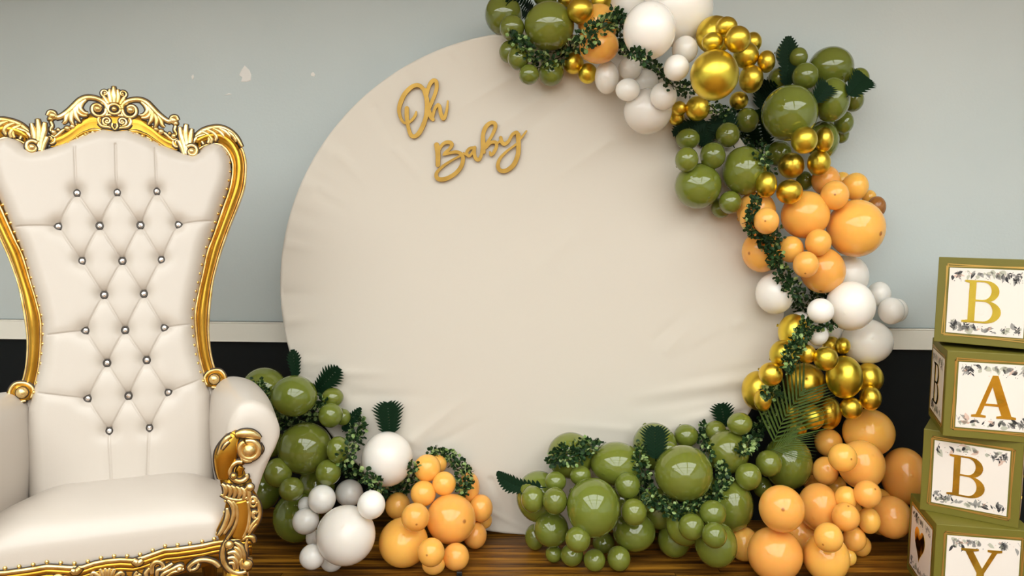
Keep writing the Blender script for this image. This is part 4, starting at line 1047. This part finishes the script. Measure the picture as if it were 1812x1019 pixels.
# arms
F_sec = [(0.318, 0.40), (0.305, 0.50), (0.298, 0.60), (0.300, 0.69), (0.312, 0.755), (0.340, 0.795), (0.375, 0.803), (0.412, 0.785), (0.438, 0.748), (0.446, 0.710), (0.436, 0.675), (0.418, 0.640), (0.392, 0.58), (0.362, 0.48), (0.355, 0.40)]
B_sec = [(0.262, 0.40), (0.245, 0.50), (0.238, 0.60), (0.242, 0.68), (0.256, 0.745), (0.290, 0.785), (0.335, 0.790), (0.385, 0.770), (0.420, 0.730), (0.432, 0.69), (0.424, 0.655), (0.405, 0.62), (0.376, 0.56), (0.352, 0.48), (0.345, 0.40)]
Fs, Bs = np.array(catmull(F_sec, 5)), np.array(catmull(B_sec, 5)); ns = len(Fs)
for s in (-1, 1):
    mb = MB(); ny = 20; ctr = Fs.mean(0)
    rows_ = []
    for i in range(ny):
        t = i / (ny - 1); y = 0.05 + (LF + 0.012 - 0.05) * t; S = Bs + (Fs - Bs) * t
        rows_.append([(s * p[0], y, p[1] + 0.012 * math.sin(math.pi * t) * (p[1] > 0.6)) for p in S])
    cen = np.array([0.365, 0.60])
    for sh, dy in ((0.97, 0.008), (0.90, 0.016), (0.75, 0.022), (0.4, 0.026)):
        rows_.append([(s * (cen[0] + (p[0] - cen[0]) * sh), LF + 0.012 - dy, cen[1] + (p[1] - cen[1]) * sh) for p in Fs])
    for r_ in rows_: mb.v += r_
    for i in range(len(rows_) - 1):
        for j in range(ns): mb.f.append((i * ns + j, (i + 1) * ns + j, (i + 1) * ns + (j + 1) % ns, i * ns + (j + 1) % ns)); mb.m.append(0)
    mb.f += [tuple((len(rows_) - 1) * ns + j for j in range(ns))]; mb.m.append(0)
    arm = fix_normals(mb.build('arm_cushion', M['leather'], chair))
    # carved front post
    LP = LF - 0.018
    g = lambda x, y, s=s: (s * (front_uv(x, y, LP)[0] - uc), front_uv(x, y, LP)[1])
    c = Carve(lambda u, v, w: Vector((u, LP - w, v)), g)
    c.panel([(400, 846), (394, 815), (394, 800), (400, 784), (412, 770), (428, 761), (455, 762), (470, 770), (474, 790), (470, 806), (452, 815), (440, 822), (446, 838), (456, 848), (460, 866), (470, 885), (472, 910), (466, 932), (456, 946), (450, 960),
             (446, 985), (458, 992), (456, 1006), (444, 1014), (410, 1014), (401, 990), (402, 962), (398, 950), (394, 938), (406, 915), (412, 885), (404, 868)], 0.0, -0.03, 1)
    c.stroke([(428, 768, 7), (420, 781, 13), (412, 801, 17), (409, 824, 14.5), (408, 846, 9)], 0.0, 0.55, mi=1)
    c.stroke([(397, 803, 1.5), (404, 785, 3), (412, 774, 4), (420, 768, 2.5)], 0.010); c.stroke([(404, 792, 1), (410, 783, 2.4), (417, 777, 1.5)], 0.016)
    c.stroke([(428, 767, 4), (440, 764, 6.5), (454, 764.5, 7), (465, 768.5, 5), (472, 773, 2)], 0.010)
    c.stroke([(452 + 16.5 * math.cos(t), 793 - 15.5 * math.sin(t), 4.4) for t in np.linspace(R(120), R(120) + 2 * math.pi * 0.98, 15)], 0.008, n=3); c.ball(452, 793.5, 11, 0.008)
    c.stroke([(470, 783, 2), (474, 793, 3), (471, 802, 2)], 0.0); c.stroke([(438, 806, 2.5), (446, 812, 3.2), (457, 812, 2)], 0.010)
    c.stroke([(440, 815, 3), (431, 815, 3.4), (422, 821, 3.4), (418, 831, 3.4), (421, 841, 3.4), (430, 848, 3.6), (440, 848, 3.4), (448, 842, 3), (447, 836, 2.4)], 0.008); c.ball(424.5, 838, 4.6, 0.014)
    c.stroke([(438, 824, 5), (434, 832, 5.5), (436, 840, 4)], 0.0, 0.6, mi=1)
    for i in range(6):
        x = 404 + i * 8.2; y = 852 + i * 1.6; c.stroke([(x, y + 1, 1.8), (x + 5.5, y + 6, 3.2), (x + 7, y + 14, 3.4), (x + 4, y + 22, 2)], 0.008)
    c.ball(453, 859, 6.5, 0.008); c.stroke([(402, 872, 2), (416, 879, 2.6), (434, 882, 2.6), (450, 877, 2)], 0.006)
    c.stroke([(438, 884, 11), (441, 905, 12), (438, 928, 12), (431, 950, 10)], 0.0, 0.5, mi=1)
    for a in ([(414, 882, 2), (422, 890, 3.4), (425, 905, 3.4), (419, 924, 3.2), (407, 942, 2)], [(423, 884, 2), (430, 895, 3), (431, 915, 3), (424, 934, 3), (412, 952, 2)], [(413, 896, 2), (414, 910, 3.4), (408, 928, 3.6), (398, 944, 2.4)], [(449, 884, 2), (452, 905, 2.6), (449, 930, 2.6), (441, 948, 2)]): c.stroke(a, 0.006)
    c.stroke([(456, 874, 2), (466, 884, 3), (470.5, 902, 3), (467, 920, 3), (457, 934, 2.4), (450, 944, 1.5)], 0.004)
    c.stroke([(459 + 6.5 * math.cos(t), 885 + 8.5 * math.sin(t), 2.2) for t in np.linspace(0, 2 * math.pi, 11)], 0.006, n=3); c.ball(459, 885, 3.6, 0.006)
    for a in ([(466, 905, 2.4), (460, 903, 3.4), (459, 911, 2.6), (464, 915, 2)], [(467, 914, 2), (458, 925, 3), (450, 940, 2)], [(465, 924, 2), (457, 933, 2.6), (450, 945, 1.6)]): c.stroke(a, 0.006)
    c.stroke([(441, 952, 2.4), (449, 947, 3.2), (458, 949, 3.6), (461, 957, 2.2)], 0.004)
    c.stroke([(413, 953, 2.4), (408, 962, 3.2), (405, 978, 3.4), (409, 995, 3.6), (420, 1007, 3.8), (434, 1011, 3.8), (447, 1008, 3.2)], 0.004); c.ball(417, 960, 6.8, 0.008)
    for a in ([(426, 956, 2), (437, 963, 3.2), (443, 978, 3), (444, 990, 2)], [(425, 964, 2), (434, 970, 3.2), (438, 982, 3), (438, 994, 2)], [(414, 976, 2.4), (425, 973, 3.6), (435, 983, 3.2), (436, 996, 2)], [(414, 985, 2.4), (424, 983, 3.4), (431, 992, 3), (432, 1003, 1.8)], [(416, 993, 2), (424, 993, 3), (427, 1004, 2)]): c.stroke(a, 0.007)
    c.ball(448, 996, 8.5, 0.004); c.stroke([(440, 1002, 2), (437, 992, 3), (440, 984, 2)], 0.01); c.stroke([(449, 950, 2), (446, 966, 3), (447, 984, 2.4)], 0.002)
    post = c.build('front_post', chair)
    # cabriole leg below the post
    kx, kz = g(426, 1000)
    mb = MB(); tube_pts(mb, [(kx, LP + 0.035, kz + 0.03), (kx + s * 0.002, LP + 0.02, kz - 0.05), (kx + s * 0.002, LP - 0.002, kz - 0.14), (kx + s * 0.012, LP - 0.012, kz - 0.22), (kx + s * 0.022, LP - 0.025, 0.05), (kx + s * 0.03, LP - 0.035, 0.012), (kx + s * 0.03, LP - 0.035, 0.0)], [0.03, 0.036, 0.03, 0.024, 0.024, 0.034, 0.030], 14)
    mb.build('front_leg', M['golddeep'], chair)
    mb = MB(); tube_pts(mb, [(s * 0.22, 0.04, 0.45), (s * 0.225, 0.07, 0.25), (s * 0.23, 0.13, 0.0)], [0.032, 0.026, 0.022], 12); mb.build('rear_leg', M['golddeep'], chair)
    mb = MB(); mb.box((min(s * 0.30, s * 0.355), LF + 0.03, 0.36), (max(s * 0.30, s * 0.355), 0.06, 0.43)); mb.build('side_rail', M['golddeep'], chair, False)
mb = MB(); mb.box((-0.26, 0.0, 0.40), (0.26, 0.06, 0.47)); mb.build('rear_rail', M['golddeep'], chair, False)
# ================================================================== LETTER BLOCKS
S_ = 0.290
def arc_pts(cx, cy, rx, ry, a0, a1, n=14): return [(cx + rx * math.cos(R(a)), cy + ry * math.sin(R(a))) for a in np.linspace(a0, a1, n)]
GLYPH = {
 'B': [[(0, 0)] + arc_pts(.50, .265, .34, .265, -90, 78) + arc_pts(.47, .745, .31, .255, -62, 90) + [(.03, 1), (.03, .955), (.13, .935), (.13, .065), (0, .045)],
       [(.28, .55)] + arc_pts(.44, .755, .175, .205, -90, 90) + [(.28, .96)], [(.28, .045)] + arc_pts(.46, .275, .20, .232, -90, 90) + [(.28, .507)]],
 'A': [[(0, 0), (.32, 0), (.32, .05), (.205, .07), (.28, .28), (.58, .28), (.655, .07), (.55, .05), (.55, 0), (.97, 0), (.97, .05), (.87, .07), (.54, 1), (.42, 1), (.10, .07), (0, .05)], [(.30, .335), (.56, .335), (.43, .735)]],
 'Y': [[(.25, 0), (.68, 0), (.68, .05), (.55, .07), (.55, .42), (.82, .93), (.93, .95), (.93, 1), (.60, 1), (.60, .95), (.70, .93), (.50, .53), (.28, .93), (.40, .95), (.40, 1), (0, 1), (0, .95), (.10, .93), (.38, .42), (.38, .07), (.25, .05)]],
}
hp = [(16 * math.sin(t) ** 3, 13 * math.cos(t) - 5 * math.cos(2 * t) - 2 * math.cos(3 * t) - math.cos(4 * t)) for t in np.linspace(0, 2 * math.pi, 41)[:-1]]
GLYPH['heart'] = [[(x / 30 + .45, (y + 17) / 29) for x, y in hp]]
glyph_cache = {}
def glyph(ch, w, h):
    key = (ch, w, h)
    if key not in glyph_cache:
        me = filled_curve('letter', [[((x - .44) * w, (y - .5) * h) for x, y in lp] for lp in GLYPH[ch]], 0.0005)
        me.materials.append(M['foil']); glyph_cache[key] = me
    return glyph_cache[key]
def leaf_poly(mb, x, y, L, wd, ang, mi, bow=0.15):
    c, s = math.cos(ang), math.sin(ang); n = 5; up, dn = [], []
    for k in range(n + 1):
        t = k / n; q = wd * math.sin(math.pi * t ** 0.8) ; b_ = bow * L * math.sin(math.pi * t)
        for lst, o in ((up, q), (dn, -q)): lst.append((x + (L * t) * c - (o + b_) * s, y + (L * t) * s + (o + b_) * c))
    P = dn + up[-2:0:-1]
    mb.add([(p[0], p[1], 0.0) for p in P], [tuple(range(len(P)))], mi)
def twig(mb, x0, y0, x1, y1, mi, wd=0.0006):
    d = Vector((x1 - x0, y1 - y0)); n_ = Vector((-d.y, d.x)).normalized() * wd
    mb.add([(x0 - n_.x, y0 - n_.y, 0), (x1 - n_.x * .5, y1 - n_.y * .5, 0), (x1 + n_.x * .5, y1 + n_.y * .5, 0), (x0 + n_.x, y0 + n_.y, 0)], [(0, 1, 2, 3)], mi)
def floral(seed, half):
    """watercolour leaves printed along the upper and lower edge of the card"""
    r = random.Random(seed); mb = MB()
    def clip_leaf(x, y, L, wd, ang, mi):
        ex, ey = x + L * math.cos(ang), y + L * math.sin(ang)
        if max(abs(x), abs(y), abs(ex), abs(ey)) < half - 0.006: leaf_poly(mb, x, y, L, wd, ang, mi, r.uniform(-.2, .2))
    for edge in (-1, 1):
        for k in range(34):
            x = r.uniform(-half, half); y = edge * (half - r.uniform(0.005, 0.016 + 0.026 * (abs(x) / half) ** 2))
            L = r.uniform(0.010, 0.030); mi = r.choice((0, 0, 1, 1, 1, 2, 2, 3))
            clip_leaf(x, y, L, L * r.uniform(0.12, 0.3) * (1.3 if mi == 2 else 1), r.uniform(0.2, 2.9) * -edge if r.random() < 0.8 else r.uniform(0, 6.28), mi)
        for k in range(4):                                                     # leafy sprays at the corners
            sx = r.choice((-1, 1)); x = sx * (half - r.uniform(.006, .05)); y = edge * (half - 0.007); a = R(90) * -edge + r.uniform(-.7, .7); mi = r.choice((0, 1))
            L = r.uniform(.022, .04); twig(mb, x, y, x + L * math.cos(a), y + L * math.sin(a), mi)
            for j in range(6): t = .2 + j * .13; clip_leaf(x + t * L * math.cos(a), y + t * L * math.sin(a), r.uniform(.010, .016), .0024, a + (.7 if j % 2 else -.7), mi)
        for k in range(5):                                                     # round leaves
            x = r.uniform(-half, half) * .85; y = edge * (half - r.uniform(.014, .024)); clip_leaf(x, y, .014, .0062, r.uniform(0, 6.28), r.choice((1, 2)))
        for k in range(26):                                                    # small buds
            x = r.uniform(-half, half) * .94; y = edge * (half - r.uniform(.006, .045)); clip_leaf(x, y, .0035, .0014, r.uniform(0, 6.28), r.choice((0, 1, 3)))
    me = mb.mesh('leaf_print', False)
    for k in ('ink1', 'ink2', 'ink3', 'ink4'): me.materials.append(M[k])
    return me
card_mb = MB(); PH = 0.110
card_mb.box((-PH, -PH, -0.0005), (PH, PH, 0.0008)); card_me = card_mb.mesh('letter_card', False); card_me.materials.append(M['paper'])
fl_mb = MB(); a_, b_ = PH + 0.009, PH + 0.006
for s in (-1, 1):
    fl_mb.box((s * a_ - .0018, -a_ - .0018, 0), (s * a_ + .0018, a_ + .0018, .0006)); fl_mb.box((-a_ - .0018, s * a_ - .0018, 0), (a_ + .0018, s * a_ + .0018, .0006))
fl_me = fl_mb.mesh('gold_border', False); fl_me.materials.append(M['foilline'])
body_me = None
def block(z, corner, yaw, tilt, front, left, right, label, seed):
    """corner: world x, y of the front left edge; yaw turns the front face about it"""
    global body_me
    a = R(yaw); ux = Vector((math.cos(a), math.sin(a), 0)); uy = Vector((-math.sin(a), math.cos(a), 0))
    c = Vector((*corner, 0)) + ux * S_ / 2 + uy * S_ / 2
    e = empty('letter_block', (c.x, c.y, z), a); e.rotation_euler = (R(tilt), 0, a); tag(e, label, 'block', 'stacked letter blocks')
    if body_me is None:
        mb = MB(); h = S_ / 2; mb.box((-h, -h, 0), (h, h, S_)); body_me = mb.mesh('box', False); body_me.materials.append(M['card'])
    o = link('box', body_me, e); bevel(o, 0.002, 2)
    for k, (ch, ang) in enumerate(((front, 0), (left, -90), (right, 90))):
        if not ch: continue
        h = S_ / 2
        base = Matrix.Rotation(R(ang), 4, 'Z') @ Matrix.Translation((0, -h, h)) @ Matrix.Rotation(R(90), 4, 'X')
        p = link('letter_card', card_me, e); p.matrix_local = base @ Matrix.Translation((0, 0, 0.0008))
        q = link('leaf_print', floral(seed * 7 + k, PH), p); q.location = (0, 0, 0.0010); q['kind'] = 'stuff'
        g = link('letter', glyph(ch, 0.132, 0.142) if ch != 'heart' else glyph(ch, 0.105, 0.120), p); g.location = (-0.008, 0, 0.0017)
        for j, (rot, sc) in enumerate(((1.2, 0.985), (-1.6, 1.0))):
            f = link('gold_border', fl_me, e); f.matrix_local = base @ Matrix.Translation((0, 0, 0.0004 + 0.0009 * j)) @ Matrix.Rotation(R(rot), 4, 'Z') @ Matrix.Scale(sc, 4)
    return e
def corner_at(x, y, z): p = at_z(x, y, z); return (p.x, p.y)
block(0.0, corner_at(1657, 927, S_), -12, 0, 'Y', 'heart', None, 'olive letter block with gold Y, lowest of the stack, heart on its left side', 1)
block(S_, corner_at(1631, 830, 1.5 * S_), -35, 0, 'B', None, 'A', 'olive letter block with bright gold B, second from the floor, turned left', 2)
block(2 * S_, corner_at(1668, 771, 2 * S_), -20, 0, 'A', 'B', None, 'olive letter block with gold A, second from the top of the stack', 3)
block(3 * S_ + 0.008, (1.450, 2.61), -37, -3, 'B', None, None, 'olive letter block with dark bronze B, topmost of the stack', 4)
# ================================================================== GREENERY
def leaf_template():
    """small rounded boxwood leaf, folded along the midrib"""
    return np.array([(0, 0, 0), (.32, .30, .06), (.72, .30, .05), (1, 0, -.06), (.72, -.30, .05), (.32, -.30, .06), (.5, 0, -.02)]), [(0, 6, 1), (1, 6, 2), (2, 6, 3), (3, 6, 4), (4, 6, 5), (5, 6, 0)]
LT, LFc = leaf_template()
rg_ = np.random.RandomState(11)
def boxwood(path, widths, label, n, light=0.25, lift=0.02, leaf=(0.014, 0.021), stem_r=0.0022):
    pts = catmull(path, 8); wd = np.interp(np.linspace(0, 1, len(pts)), np.linspace(0, 1, len(widths)), widths)
    dep = np.array([hit_depth(p[0], p[1]) for p in pts])
    dep = np.array([min(dep[max(0, i - 3):i + 4]) for i in range(len(dep))]); dep = np.convolve(np.pad(dep, 3, 'edge'), np.ones(7) / 7, 'valid') - lift
    P3 = [at_depth(p[0], p[1], d) for p, d in zip(pts, dep)]
    base = P3[0].copy()
    e = empty('boxwood_garland', base); tag(e, label, 'greenery', 'boxwood sprigs in the garland')
    mb = MB(); tube_pts(mb, [p - base for p in P3], stem_r, 6); mb.build('stem', M['stem'], e)
    V, Fc, MI = [], [], []
    A = np.array(P3); seg = np.linspace(0, len(A) - 1.001, int(n * 1.45))
    side = MB()
    for t in seg:
        i = int(t); f = t - i; c = A[i] * (1 - f) + A[i + 1] * f; w_ = (wd[i] * (1 - f) + wd[i + 1] * f) * dep[i] / F
        r = w_ * math.sqrt(rg_.rand()); a = rg_.rand() * 2 * math.pi
        c = c + np.array([r * math.cos(a), -abs(rg_.randn()) * 0.010, r * math.sin(a)])
        # short twig towards the leaf
        d = np.array([math.cos(a) + rg_.randn() * .6, -0.35 + rg_.randn() * .5, math.sin(a) + .25 + rg_.randn() * .6]); d /= np.linalg.norm(d)
        L = rg_.uniform(*leaf); s = np.cross(d, rg_.randn(3)); s /= np.linalg.norm(s); u = np.cross(d, s)
        q = c + LT[:, :1] * L * d + LT[:, 1:2] * L * s * 1.25 + LT[:, 2:] * L * u
        k = len(V); V += [tuple(v - np.array(base)) for v in q]; Fc += [tuple(x + k for x in fc) for fc in LFc]
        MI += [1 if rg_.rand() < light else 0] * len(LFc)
    me = bpy.data.meshes.new('leaves'); me.from_pydata(V, [], Fc); me.update(); me.polygons.foreach_set('material_index', MI); smooth(me, False)
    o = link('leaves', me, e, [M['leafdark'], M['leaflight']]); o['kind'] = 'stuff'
    return e
boxwood([(904, 66), (922, 78), (938, 98), (958, 108), (985, 104), (1003, 90), (1022, 78), (1042, 66), (1062, 50), (1080, 42), (1092, 36)], [9, 12, 16, 17, 16, 14, 14, 16, 16, 15, 10], 'boxwood sprig curling under the topmost large green balloon', 420, 0.3)
boxwood([(1082, 24), (1096, 34), (1098, 66), (1104, 88), (1120, 94), (1138, 100), (1150, 116), (1164, 128), (1184, 146), (1200, 156), (1222, 160)], [9, 9, 8, 9, 7, 8, 10, 10, 11, 12, 9], 'thin boxwood strand running down across the upper white balloons', 300, 0.12)
boxwood([(1256, 186), (1270, 198), (1288, 202), (1302, 196)], [10, 14, 12, 8], 'dark boxwood sprig under the biggest upper gold balloon', 110, 0.15, leaf=(.011, .016))
boxwood([(1310, 240), (1328, 250), (1342, 262), (1350, 282), (1362, 300)], [9, 12, 12, 10, 8], 'boxwood sprig between the olive balloons and the six gold ones', 120, 0.25)
boxwood([(1338, 352), (1332, 372), (1328, 394), (1336, 410), (1352, 420), (1378, 414)], [7, 8, 10, 12, 13, 12], 'boxwood ring around a small peach balloon at the edge of the cloth', 210, 0.06, 0.004)
boxwood([(1352, 424), (1364, 440), (1372, 462), (1384, 486), (1398, 506), (1412, 528), (1424, 548)], [12, 12, 12, 13, 14, 16, 12], 'boxwood strand running down left of the middle peach balloons', 290, 0.10)
boxwood([(1436, 520), (1448, 522), (1462, 526)], [7, 9, 5], 'short boxwood tip below the middle peach balloons', 44, 0.05)
boxwood([(1426, 572), (1418, 590), (1408, 608), (1398, 628), (1394, 646)], [14, 13, 13, 15, 12], 'boxwood strand over the upper left of the lower gold balloons', 210, 0.22)
boxwood([(1448, 574), (1460, 578), (1474, 572)], [6, 8, 5], 'tiny boxwood tip among the small middle white balloons', 36, 0.1)
boxwood([(1352, 690), (1366, 694), (1378, 704), (1366, 726), (1346, 748), (1334, 764), (1324, 786), (1312, 794)], [8, 12, 12, 13, 13, 14, 14, 9], 'boxwood strand beside the palm frond, left of it', 330, 0.28)
boxwood([(1136, 786), (1132, 812), (1138, 840), (1142, 866), (1158, 884), (1182, 898), (1208, 904), (1232, 894), (1252, 882), (1270, 868), (1280, 846), (1274, 822)], [9, 11, 13, 14, 13, 13, 12, 13, 13, 13, 11, 8], 'boxwood ring hanging below a large green floor balloon', 520, 0.3)
boxwood([(980, 812), (996, 804), (1016, 800), (1036, 792), (1058, 786)], [12, 18, 19, 17, 10], 'bushy boxwood sprig at the upper left of the green floor heap', 260, 0.2)
boxwood([(1246, 752), (1242, 768), (1246, 784), (1254, 804)], [8, 9, 9, 8], 'upright boxwood sprig at the top of the green floor heap', 90, 0.35)
boxwood([(454, 674), (468, 700), (476, 726), (490, 744), (512, 750), (536, 744), (556, 728), (570, 706)], [9, 11, 12, 13, 11, 10, 9, 7], 'boxwood sprig curling under a green balloon beside the chair', 300, 0.3)
boxwood([(636, 742), (634, 762), (626, 782), (614, 806), (618, 826), (634, 836), (654, 842), (672, 860), (692, 868), (714, 862), (728, 846), (734, 822)], [10, 14, 14, 15, 14, 12, 12, 12, 13, 12, 10, 7], 'boxwood strand hanging around the upper lower-left white balloon', 460, 0.26)
boxwood([(762, 798), (784, 802), (804, 812), (820, 832), (824, 852), (816, 872)], [6, 9, 11, 13, 13, 9], 'boxwood sprig over the right of the lower left peach balloons', 230, 0.3)

# ------------------------------------------------------------------ serrated fern leaves and the palm frond
def leaflet_mesh(name, m, fold=0.12, blunt=0.5):
    n = 5; vs, fs = [], []
    for k in range(n + 1):
        t = k / n; w_ = 0.5 * (min(1, 0.55 + 2 * t) * (1 - t ** (2.6 if blunt > .3 else 1.5)) + 0.02)
        z = -0.10 * t * t
        vs += [(t, -w_, z + fold * w_), (t, 0, z), (t, w_, z + fold * w_)]
    for k in range(n): o = k * 3; fs += [(o, o + 3, o + 4, o + 1), (o + 1, o + 4, o + 5, o + 2)]
    me = bpy.data.meshes.new(name); me.from_pydata(vs, [], fs); me.update(); smooth(me); me.materials.append(m); return me
FERN_L = leaflet_mesh('leaflet', M['fern']); PALM_L = leaflet_mesh('leaflet', M['palm'], 0.2, 0.1)
def frond(name, base, tip, width, depth0, depth1, label, group, n=11, mesh=FERN_L, mat_=M["fern"], bend=0.0, lw=0.56, sweep=50, face=0.0, shape=None, tilt=0.25, end=True):
    """base, tip in photo pixels at given depths; width = full width in px"""
    a, c = at_depth(*base, depth0), at_depth(*tip, depth1)
    L = (c - a).length; ax = (c - a).normalized(); view = (a - EYE).normalized()
    sd = ax.cross(view).normalized(); nrm = sd.cross(ax).normalized()
    if nrm.dot(view) > 0: nrm = -nrm
    sd = (Matrix.Rotation(face, 3, ax) @ sd); nrm = (Matrix.Rotation(face, 3, ax) @ nrm)
    e = empty(name, a); tag(e, label, 'leaf' if name != 'palm_frond' else 'frond', group)
    ctr = lambda t: ax * (L * t) + sd * (bend * L * math.sin(math.pi * t)) + nrm * (0.05 * L * math.sin(math.pi * t))
    mb = MB(); tube_pts(mb, [ctr(t) for t in np.linspace(0, 0.97, 9)], list(np.linspace(.0018, .0008, 9)), 6); mb.build('stem', mat_, e)
    half = width * 0.66 * depth0 / F; shape = shape or (lambda t: (0.55 + 0.75 * t) if t < .45 else 0.89 * (1.02 - ((t - .45) / .57) ** 2) + .1)
    for k in range(n):
        t = 0.10 + 0.86 * k / (n - 1); p = ctr(t); tg = (ctr(min(1, t + .02)) - ctr(t - .02)).normalized()
        for s in (-1, 1):
            ln = half * shape(t) / math.sin(R(sweep)); an = R(sweep + 12 - 16 * t)
            d = (tg * math.cos(an) + sd * (s * math.sin(an)) + nrm * tilt).normalized(); z = (nrm - d * nrm.dot(d)).normalized(); y = z.cross(d)
            o = link('leaflet', mesh, e); wid = L * 0.9 / n * lw * 2.3
            o.matrix_local = Matrix.Translation(p) @ Matrix(((d.x * ln, y.x * wid, z.x * wid, 0), (d.y * ln, y.y * wid, z.y * wid, 0), (d.z * ln, y.z * wid, z.z * wid, 0), (0, 0, 0, 1)))
    if end:
        o = link('leaflet', mesh, e); d = (ctr(1) - ctr(.9)).normalized(); z = (nrm - d * nrm.dot(d)).normalized(); y = z.cross(d); ln = L * .12; wid = L * .06
        o.matrix_local = Matrix.Translation(ctr(.92)) @ Matrix(((d.x * ln, y.x * wid, z.x * wid, 0), (d.y * ln, y.y * wid, z.y * wid, 0), (d.z * ln, y.z * wid, z.z * wid, 0), (0, 0, 0, 1)))
    return e
FG = 'serrated fern leaves in the garland'
h = hit_depth
def near(x, y, off): return h(x, y) - off
d_top = near(1387, 110, .02)
frond('fern_leaf', (1394, 158), (1395, 66), 30, near(1394, 140, .015), near(1394, 100, .015), 'upright dark fern leaf standing tallest among the upper right green balloons', FG, 13)
frond('fern_leaf', (1498, 172), (1531, 137), 40, near(1500, 165, .02), near(1520, 140, .02), 'dark fern leaf pointing right, at the right rim of the garland', FG, 10)
frond('fern_leaf', (1438, 182), (1465, 152), 34, near(1447, 172, .03), near(1462, 160, .02), 'dark fern leaf in front of the tall upper right green balloon', FG, 9)
frond('fern_leaf', (1348, 168), (1372, 148), 30, near(1355, 165, .02), near(1370, 150, .02), 'dark fern leaf in the shade between gold and the biggest upper right green balloon', FG, 8)
frond('fern_leaf', (938, 22), (898, -4), 36, near(930, 15, .01), near(905, 8, .02), 'dark fern leaf at the upper left end, cut by the top of the photo', FG, 10)
frond('fern_leaf', (1252, 214), (1192, 236), 30, near(1245, 220, .02), near(1200, 228, .02), 'dark fern leaf lying over the cloth under the upper gold balloons', FG, 12)
frond('fern_leaf', (1240, 262), (1256, 222), 40, near(1245, 250, .0), near(1252, 232, .01), 'fern leaf added to darken the gap deep among the olive balloons', FG, 9)  # filler fern, added to darken the gap between the olive balloons
frond('fern_leaf', (524, 668), (518, 620), 20, near(522, 655, .02), near(518, 630, .02), 'narrow dark fern leaf at the left edge of the cloth', FG, 9)
frond('fern_leaf', (558, 696), (599, 652), 34, near(565, 690, .0), near(590, 660, .02), 'pointed dark fern leaf above the left cluster, lying on the cloth', FG, 11)
frond('fern_leaf', (690, 772), (686, 714), 44, near(690, 760, .02), near(686, 725, .02), 'rounded upright fern leaf above the upper white balloon at the lower left', FG, 11)
frond('fern_leaf', (606, 764), (638, 722), 16, near(612, 752, .02), near(632, 730, .03), 'narrow slanting fern leaf beside the hanging boxwood strand', FG, 10)
frond('fern_leaf', (966, 862), (880, 836), 26, near(955, 858, .03), near(890, 838, .06), 'curved fern leaf reaching left from the green floor heap over the cloth', FG, 14, bend=0.10)
frond('fern_leaf', (1160, 816), (1159, 757), 42, near(1158, 800, .02), near(1158, 772, .02), 'broad upright fern leaf in the middle of the green floor heap', FG, 11)
frond('fern_leaf', (1284, 758), (1276, 716), 34, near(1282, 748, .01), near(1278, 725, .02), 'small upright fern leaf atop the green floor heap', FG, 9)
frond('fern_leaf', (1300, 262), (1274, 206), 46, near(1300, 255, -.02), near(1280, 215, .0), 'dark fern leaf added to darken the gap above the centre of the olive group', FG, 11)  # from here to the palms: filler ferns added to make the gaps dark
frond('fern_leaf', (1352, 262), (1338, 196), 44, near(1350, 255, -.02), near(1340, 205, -.01), 'fern leaf added to darken the gap lower left of the biggest upper right green balloon', FG, 11)
frond('fern_leaf', (1346, 196), (1358, 146), 40, near(1346, 190, -.01), near(1356, 152, .0), 'dark fern leaf added to darken the gap right of the upper gold cluster', FG, 10)
PG = 'palm fronds beside the lower gold balloons'
psh = lambda t: 1.0 - 0.35 * t
frond('palm_frond', (1366, 792), (1424, 690), 96, near(1366, 785, .05), near(1415, 705, .04), 'arching green palm frond rising in front of the lower gold balloons', PG, 13, PALM_L, M['palm'], 0.06, 0.23, 36, 0.1, psh, 0.1)
frond('palm_frond', (1364, 796), (1408, 774), 48, near(1372, 790, .04), near(1372, 790, .06), 'lower palm frond spreading right over a large green balloon', PG, 11, PALM_L, M['palm'], -0.08, 0.20, 28, 0.15, psh, 0.1)

# small black plug lying on the floor in front of the lower left peach balloons
p = at_z(813, 1019, 0.0)
plug = empty('black_plug', (p.x, p.y, 0)); tag(plug, 'small black plug standing on the floor in front of peach balloons', 'plug')
mb = MB(); mb.box((-.010, -.008, 0.0), (.010, .008, .018)); bevel(mb.build('housing', M['black'], plug, False), .002)
mb = MB(); tube_pts(mb, [(0, 0, .009), (.0, -.03, .006), (.01, -.08, .003), (-.02, -.16, .003)], .003, 8); mb.build('cord', M['black'], plug)
